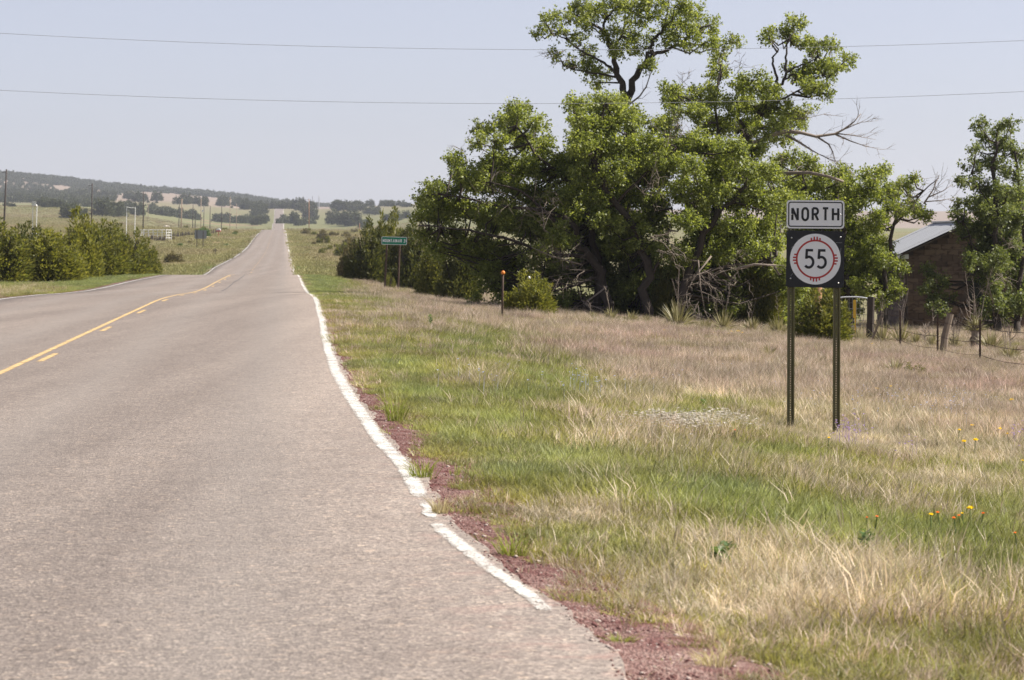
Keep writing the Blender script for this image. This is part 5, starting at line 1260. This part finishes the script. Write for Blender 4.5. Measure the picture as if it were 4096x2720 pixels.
for px, py, h, lb in ((1718, 1322, 62, 'upright leafy green weed in pale grass left of the marker post'), (2378, 1440, 46, 'small leafy weed in the middle of the dry meadow'), (2470, 1710, 40, 'dark broad leaved weed left of the white daisy patch'), (2870, 2280, 70, 'green leafy sprig in tan grass below the meadow'), (3460, 2290, 150, 'tall pale green weed stalk among lush grass'), (2905, 2250, 60, 'twin green sprig standing in the tan grass'), (2810, 1650, 46, 'leafy weed just above the white daisy patch')):
    leafy(lb, px, py, h)

# ---------------------------------------------------------------- wildflowers
def petals(r, n, L, wd, up):
    a = np.arange(n)*2*math.pi/n; A = np.stack([np.cos(a), np.sin(a), np.full(n, up)], 1); C = np.zeros((n, 3)); return leaf_cards(C, A, L, wd, np.array([[0, 0, 1.]]*n), r)
def flower(label, px, py, size, m, group, h=.2):
    d0 = hit(px, py, 10, 130, 60)[1]; X, Y, Z = hit(px, py+h*F/d0, 10, 130, 60)
    hh = H-(py-CY)/F*Y-Z; r = np.random.default_rng(int(px+py))
    t = thing('wildflower', label, 'flower', (X, Y, Z), r.uniform(0, 6), group)
    MB().tube([(0, 0, -.02), (.012, 0, hh*.5), (0, 0, hh)], .0035, 4).obj('stem', 'weed', t)
    L = size*Y/F
    parts = [petals(r, 7, L*.62, L*.42, .35)] + ([petals(r, 5, L*.5, L*.34, 1.3)])
    V, Q = cat_geo(parts); ob('petals', mesh_np('petals', V, Q), m, t, (0, 0, hh))
YG, OG = 'yellow wildflowers in the dry meadow', 'orange wildflowers in the meadow'
flower('largest bright yellow flower in the green ditch grass', 3882, 2034, 30, 'petal_yellow', None)
for px, py, s in ((3507, 1557, 20), (3563, 1546, 14), (4047, 1600, 18), (3889, 1702, 16), (3999, 1716, 18), (3856, 1766, 20), (3902, 1761, 24), (3838, 1720, 14), (3723, 2059, 22), (3848, 2054, 14), (3489, 1377, 14), (2925, 1328, 16), (2953, 1326, 16), (2970, 1332, 12), (2912, 1335, 14), (2658, 1322, 16), (2860, 1332, 10), (4030, 1735, 12), (4090, 1842, 12), (3316, 1752, 14)):
    flower('small yellow flower dotted among the dry meadow grass', px, py, s, 'petal_yellow', YG)
for px, py, s in ((3751, 2051, 18), (3815, 2072, 16), (3836, 2062, 14), (3933, 2054, 16), (3508, 2067, 16), (3468, 2070, 12), (4060, 2132, 14), (2940, 1720, 8)):
    flower('small orange red flower among the green ditch grass', px, py, s, 'petal_orange', OG)
def dots(name, label, rects, m, seed, size, hr):
    r = np.random.default_rng(seed); P = []
    for px, py, sx, sy, n in rects:
        for q in range(n):
            u, v = r.normal(size=2)*.45; p = hit(px+u*sx, py+v*sy, 10, 110, 60); P.append((p[0], p[1], p[2]+r.uniform(*hr)))
    P = np.array(P); n = len(P); geo = []
    for c in P:
        V, Q = petals(r, 5, size*r.uniform(.7, 1.2), size*.7, r.uniform(.1, .9)); geo.append((V+c, Q))
        geo.append(leaf_cards(c[None]+np.array([[0, 0, -hr[1]]]), np.array([[.05, 0, 1.]]), hr[1], .004, None, r))
    V, Q = cat_geo(geo); return tag(ob(name, mesh_np(name, V, Q), m), label, 'flowers', kind='stuff')
dots('daisy_patch', 'dense patch of tiny white daisies in the meadow left of the route sign', [(2760, 1735, 230, 34, 1300), (2900, 1712, 100, 28, 160), (2640, 1722, 90, 24, 140)], 'petal_white', 1, .022, (.07, .16))
dots('blue_flax', 'scattered tiny pale blue flowers across the dry meadow', [(3600, 1640, 420, 60, 110), (3850, 1660, 300, 60, 50), (2330, 1590, 150, 60, 30), (2800, 1560, 500, 60, 30), (1900, 1560, 250, 60, 16)], 'petal_blue', 2, .014, (.14, .26))
dots('violet_flowers', 'small cluster of violet flowers right of the sign post foot', [(3400, 1790, 60, 40, 50), (4060, 1800, 40, 40, 14), (3640, 1860, 80, 40, 10)], 'petal_violet', 3, .016, (.14, .26))

# ---------------------------------------------------------------- grass
def tuft(seed, n, hgt, rad, wd, lean, head=0):
    r = np.random.default_rng(seed)
    a = r.uniform(0, 2*math.pi, n); q = np.sqrt(r.random(n))*rad
    b = np.stack([q*np.cos(a), q*np.sin(a), np.full(n, -.02)], 1)
    la = a + r.normal(size=n)*.8; ln = lean*r.uniform(.2, 1.3, n)
    h = hgt*r.uniform(.5, 1.1, n)
    dv = np.stack([np.cos(la), np.sin(la), np.zeros(n)], 1)*ln[:, None]*h[:, None]
    mid = b + dv*.32 + np.array([0, 0, 1])*h[:, None]*.58
    tip = b + dv*(.75+.4*r.random((n, 1))) + np.array([0, 0, 1])*h[:, None]*r.uniform(.82, 1, (n, 1))
    fa = r.uniform(0, 2*math.pi, n); sd = np.stack([np.cos(fa), np.sin(fa), np.zeros(n)], 1)*(wd*r.uniform(.6, 1.3, (n, 1)))/2
    V = np.stack([b-sd, b+sd, mid+sd*.8, tip, mid-sd*.8], 1).reshape(-1, 3); i = np.arange(n)[:, None]*5
    V = list(map(tuple, V)); Fc = [tuple(x) for x in np.concatenate([i+np.array([[0, 1, 2, 4]])])] + [tuple(x) for x in (i+np.array([[4, 2, 3]]))]
    for k in range(head):
        t0 = np.array(tip[k]); d = unit(tip[k]-mid[k]); s2 = unit(np.cross(d, r.normal(size=3)))*wd*1.6; o = len(V)
        V += [tuple(t0-d*.02), tuple(t0+d*hgt*.06+s2), tuple(t0+d*hgt*.16), tuple(t0+d*hgt*.06-s2)]; Fc.append((o, o+1, o+2, o+3))
    me = bpy.data.meshes.new('tuft'); me.from_pydata([tuple(map(float, v)) for v in V], [], [tuple(map(int, f)) for f in Fc]); me.update(); return me
PG = [proto('p_green%d' % i, tuft(10+i, 30, .10+.02*i, .09, .005, .8), M['g_green']) for i in range(4)] + [proto('p_green_broad', tuft(19, 14, .15, .07, .010, .9), M['g_green'])]
PD = [proto('p_dry%d' % i, tuft(30+i, 30, .13+.02*i, .10, .0045, .9, 0), M['g_dry']) for i in range(4)] + [proto('p_straw', tuft(39, 6, .25, .09, .0065, .7, 0), M['g_dry']), proto('p_straw_bent', tuft(36, 5, .24, .10, .0075, 1.1, 0), M['g_dry']), proto('p_thatch', tuft(38, 26, .12, .12, .0055, 2.2, 0), M['g_dry']), proto('p_broad', tuft(37, 10, .16, .06, .010, .9, 0), M['g_dry'])]
PGf = [proto('p_green_wide%d' % i, tuft(50+i, 60, .16, .24, .0075, .8), M['g_green']) for i in range(3)]
PDf = [proto('p_dry_wide%d' % i, tuft(60+i, 64, .19+.04*i, .24, .0065, .75, 0), M['g_dry']) for i in range(3)]
PF = [proto('p_far%d' % i, tuft(70+i, 40, .42, .8, .05, .5), M['g_far']) for i in range(3)]
# where the meadow is lush (+) or straw dry (-): spots given in photo pixels, resolved to places on the ground
SPOTS = [(1080, 800, 150, 40, 1.0), (1250, 905, 130, 55, 1.3), (1180, 1080, 150, 30, .8), (900, 850, 50, 40, .5), (1480, 985, 120, 22, .6), (1600, 960, 90, 30, .9), (1850, 1050, 130, 20, .9), (1650, 1150, 150, 40, 1.1), (1850, 1210, 180, 40, 1.3), (2100, 1260, 180, 45, 1.3), (2300, 1340, 120, 80, 1.2), (2300, 1200, 90, 40, .9), (760, 660, 60, 30, 1.2), (860, 700, 80, 20, .5), (1500, 1110, 120, 18, .3), (1330, 850, 120, 20, .2), (1750, 760, 200, 16, .3), (870, 760, 70, 50, .7), (960, 890, 80, 60, .8), (1000, 1000, 100, 50, .6), (1150, 985, 130, 40, .7), (430, 628, 190, 18, 2.4), (200, 655, 150, 18, 2.0), (560, 605, 90, 24, 2.2), (30, 660, 60, 20, .8), (690, 600, 40, 70, 1.2), (720, 650, 50, 40, 1.2),
         (1500, 1370, 300, 90, -.4), (1900, 1400, 330, 90, -1.0), (1300, 1190, 140, 30, -.9), (1650, 1280, 180, 45, -.8), (1450, 830, 200, 40, -.7), (1600, 900, 200, 40, -.8), (2000, 860, 330, 60, -.9), (2050, 1000, 260, 45, -1.1), (1050, 720, 200, 20, -.5), (900, 770, 60, 30, -.2), (1350, 1040, 100, 20, -.3), (2100, 1100, 160, 20, -.3)]
def vnoise(x, y, s):
    v = 0
    for k, a in enumerate((1, .6, .4)):
        f = s*2.1**k; v = v + a*np.sin(x*f*1.0+1.3*k+1.7*np.sin(y*f*.7+k))*np.cos(y*f*.9-.6*k+1.1*np.sin(x*f*.8))
    return v
def lush(X, Y, Z):
    px = (CX+F*X/Y)/D2F; py = (CY+F*(H-Z)/Y)/D2F; v = -.05 + .45*vnoise(X, Y, 1.1) + .25*vnoise(X+9, Y*.5, .35)
    for a, b, c, d, w_ in SPOTS: v = v + w_*np.exp(-((px-a)/c)**2-((py-b)/d)**2)
    return v, px, py
def grow(n, y0, y1, side, seed, smax=26, frame=True, pw=1.0):
    r = np.random.default_rng(seed)
    Y = (r.random(n)*(y1**pw-y0**pw)+y0**pw)**(1/pw)
    if side > 0:
        lo = xc(Y)+edge_s(Y); hi = np.minimum(.17*Y+4.5, xc(Y)+smax) if frame else xc(Y)+smax
    else:
        lo = np.maximum(-.17*Y-5, xc(Y)-smax); hi = xc(Y)+ledge_s(Y)
    X = lo+(hi-lo)*r.random(n)
    s = X-xc(Y)
    ge = grass_edge(Y)*(1+.9*jig(Y, 7, .8)+.35*vnoise(X*3, Y*3, 1.0)) if side > 0 else .25+.2*jig(Y, 3, .3)
    d = s-edge_s(Y) if side > 0 else ledge_s(Y)-s
    k = d > np.where(r.random(len(d)) < .035, -.02, np.maximum(.03, ge))
    return X[k], Y[k], d[k], r
def plant(name, label, protoG, protoD, sets, near, dryc=(1, 1, 1)):
    Gs, Ds = [], []
    for (X, Y, d, r) in sets:
        Z = T(X, Y); v, px, py = lush(X, Y, Z); n = len(X)
        near_edge = np.exp(-d/1.5)
        pg = 1/(1+np.exp(-(v*3.2+1.5*near_edge)))
        isg = r.random(n) < pg
        hs = np.clip(.45+.6*np.minimum(1, d/2.2), .4, 1.1)*np.clip(1+.3*vnoise(X, Y, .9), .6, 1.5)*r.uniform(.7, 1.25, n)*(1-.62*np.exp(-((X-SX)/1.1)**2-((Y-SY+1.2)/2.6)**2))
        rot = np.stack([r.normal(size=n)*.10, r.normal(size=n)*.10-.05, r.uniform(0, 6.3, n)], 1)
        tint = r.uniform(.6, 1.3, (n, 1))*np.clip(1+.22*vnoise(X, Y, 2.3), .6, 1.4)[:, None]*np.ones((n, 3))
        pinkish = np.clip(vnoise(X+3, Y, .5), 0, 1)[:, None]
        blue = np.clip(vnoise(X+21, Y, .7), 0, 1)[:, None]*np.array([[-.10, -.06, .16]])
        tg = tint*(1+blue)*np.stack([np.clip(1.06-.12*v, .88, 1.25), np.ones(n), np.clip(.8+.1*v, .6, 1.2)], 1)
        td = tint*(1-pinkish*np.array([.03, .10, .03]))*np.where(r.random((n, 1)) < .25, np.array([[.66, .72, .52]]), np.where(r.random((n, 1)) < .3, np.array([[1.18, 1.15, 1.1]]), np.ones((1, 3))))*np.array(dryc)
        for m, dst, tt in ((isg, Gs, tg), (~isg, Ds, td)):
            sc = hs[m]; dst.append((np.stack([X[m], Y[m], Z[m]], 1), rot[m], np.stack([np.clip(sc, .7, 1.1)]*2+[sc], 1), tt[m]))
    for lst, pr, nm, lb in ((Gs, protoG, 'green', 'short lush green '), (Ds, protoD, 'dry', 'straw coloured dry ')):
        c = [np.concatenate([q[i] for q in lst]) for i in range(4)]
        gn_scatter('%s_%s' % (nm, name), pr, *c, lb+label, 'grass', 9)
plant('roadside_grass', 'roadside grass between the gravel shoulder and the route sign', PG, PD, [grow(76000, 8.2, 42, 1, 1, pw=1.5)], True, (1.12, 1.13, 1.24))
plant('meadow_grass', 'meadow grass from the route sign to the thicket', PGf, PDf, [grow(66000, 40, 125, 1, 2, pw=1.3, smax=30), grow(24000, 120, 300, 1, 3, smax=18, pw=1.0)], False, (1.0, .97, 1.16))
plant('verge_grass', 'verge grass along the left edge of the road', PGf, PDf, [grow(26000, 62, 300, -1, 4, smax=20, pw=.9)], False)
def far_grass():
    r = np.random.default_rng(8); n = 22000
    Y = r.uniform(240**.5, 1900**.5, n)**(1/.5); px = r.uniform(-60, 1700, n); X = (px-CX)/F*Y; s = X-xc(Y)
    k = (s < -4.4) | (s > 4.2); X, Y = X[k], Y[k]; n = len(X); Z = T(X, Y)
    g = np.clip(.5+.5*vnoise(X, Y*.3, .06)+.35*np.exp(-np.abs(np.abs(X-xc(Y))-5)/2.5), 0, 1)[:, None]
    tint = r.uniform(.85, 1.15, (n, 1))*((1-g)*np.array([1.15, 1.03, 1.05])+g*np.array([.95, .99, .72])); sc = r.uniform(.6, 1.1, n)
    gn_scatter('pasture_grass', PF, np.stack([X, Y, Z], 1), np.stack([0*X, 0*X, r.uniform(0, 6.3, n)], 1), np.stack([sc*(1+Y/900), sc*(1+Y/900), sc*(.8+Y/2500)], 1), tint, 'coarse pasture grass clumps beyond the roadside junipers', 'grass', 4)
far_grass()

def clump(label, px, py, wpx, hpx, m, seed):
    X, Y, Z = hit(px, py, 8, 60, 20); k = Y/F
    t = tag(ob('grass_clump', tuft(seed, 90, hpx*k*1.25, wpx*k*.20, .006, .85*wpx/hpx*.6), m, None, (X, Y, Z)), label, 'grass clump'); return t
MC = {}
for nm, src in (('green', [(.14,.17,.03),(.25,.28,.06),(.40,.42,.13)]), ('straw', [(.30,.25,.15),(.46,.39,.25),(.66,.58,.42)])): MC[nm] = leafmat('clump_'+nm, src, .4, .3, (1.25, 1.25, .85), patch=4)
for a in (('bright green grass clump standing alone on the red shoulder gravel', 2060, 2235, 260, 120, MC['green'], 901), ('green grass clump spilling onto the break in the white edge line', 1690, 1930, 200, 100, MC['green'], 902),
          ('pale straw clump at the restart of the white edge line', 1760, 2080, 120, 90, MC['straw'], 903), ('spiky green and straw clump beside the narrow red gravel', 1580, 1690, 150, 110, MC['green'], 904),
          ('small thin tuft growing in the pink gravel below the paint end', 2220, 2400, 110, 50, MC['straw'], 905), ('dull green clump at the bare dirt edge nearest the bottom of the verge', 2480, 2590, 150, 60, MC['green'], 906), ('leaning straw grass clump overhanging the bare dirt verge', 2860, 2700, 260, 110, MC['straw'], 907), ('green clump beside the bright lone clump on the gravel', 2290, 2250, 160, 80, MC['green'], 908)):
    clump(*a)
# ---------------------------------------------------------------- loose stones on the shoulder
def stones(name, label, n, m, seed, smin, smax):
    r = np.random.default_rng(seed); Y = 9.5+40*r.random(n)**1.8; d = np.abs(r.normal(size=n))*.28-.03; X = xc(Y)+edge_s(Y)+d
    Z = np.maximum(T(X, Y)+.012, np.where(d < .0, zroad(Y)+.02, -9))
    base = np.array([(1, 0, 0), (-1, 0, 0), (0, 1, 0), (0, -1, 0), (0, 0, 1), (0, 0, -1)], float); tri = np.array([(0, 2, 4), (2, 1, 4), (1, 3, 4), (3, 0, 4), (2, 0, 5), (1, 2, 5), (3, 1, 5), (0, 3, 5)])
    s = (smin+(smax-smin)*r.random(n)**3)[:, None, None]; V = base[None]*r.uniform(.6, 1.2, (n, 6, 1))*s*np.array([1.2, 1, .6]) + np.stack([X, Y, Z+s[:, 0, 0]*.25], 1)[:, None]
    Q = (tri[None]+np.arange(n)[:, None, None]*6).reshape(-1, 3)
    return tag(ob(name, mesh_np(name, V.reshape(-1, 3), Q), m), label, 'gravel', kind='stuff')
stones('cinder_stones', 'loose dark red cinder stones scattered on the shoulder', 5200, 'stone_red', 1, .003, .010)
stones('pale_stones', 'loose pale pebbles scattered on the shoulder', 1100, 'stone_pale', 2, .003, .013)

# ---------------------------------------------------------------- air
def haze(dens):
    m, t = mat('haze_air'); n = N(t); v = n('VolumePrincipled'); v.inputs['Color'].default_value = (.86, .9, 1, 1); v.inputs['Density'].default_value = dens; v.inputs['Anisotropy'].default_value = .3
    o = t.nodes.new('ShaderNodeOutputMaterial'); t.links.new(v.outputs[0], o.inputs['Volume'])
    b = MB().box((0, 3700, 60), (9000, 7700, 140)).obj('haze', m); return tag(b, 'thin pale summer haze filling the air', 'haze', kind='stuff')
haze(9e-5)
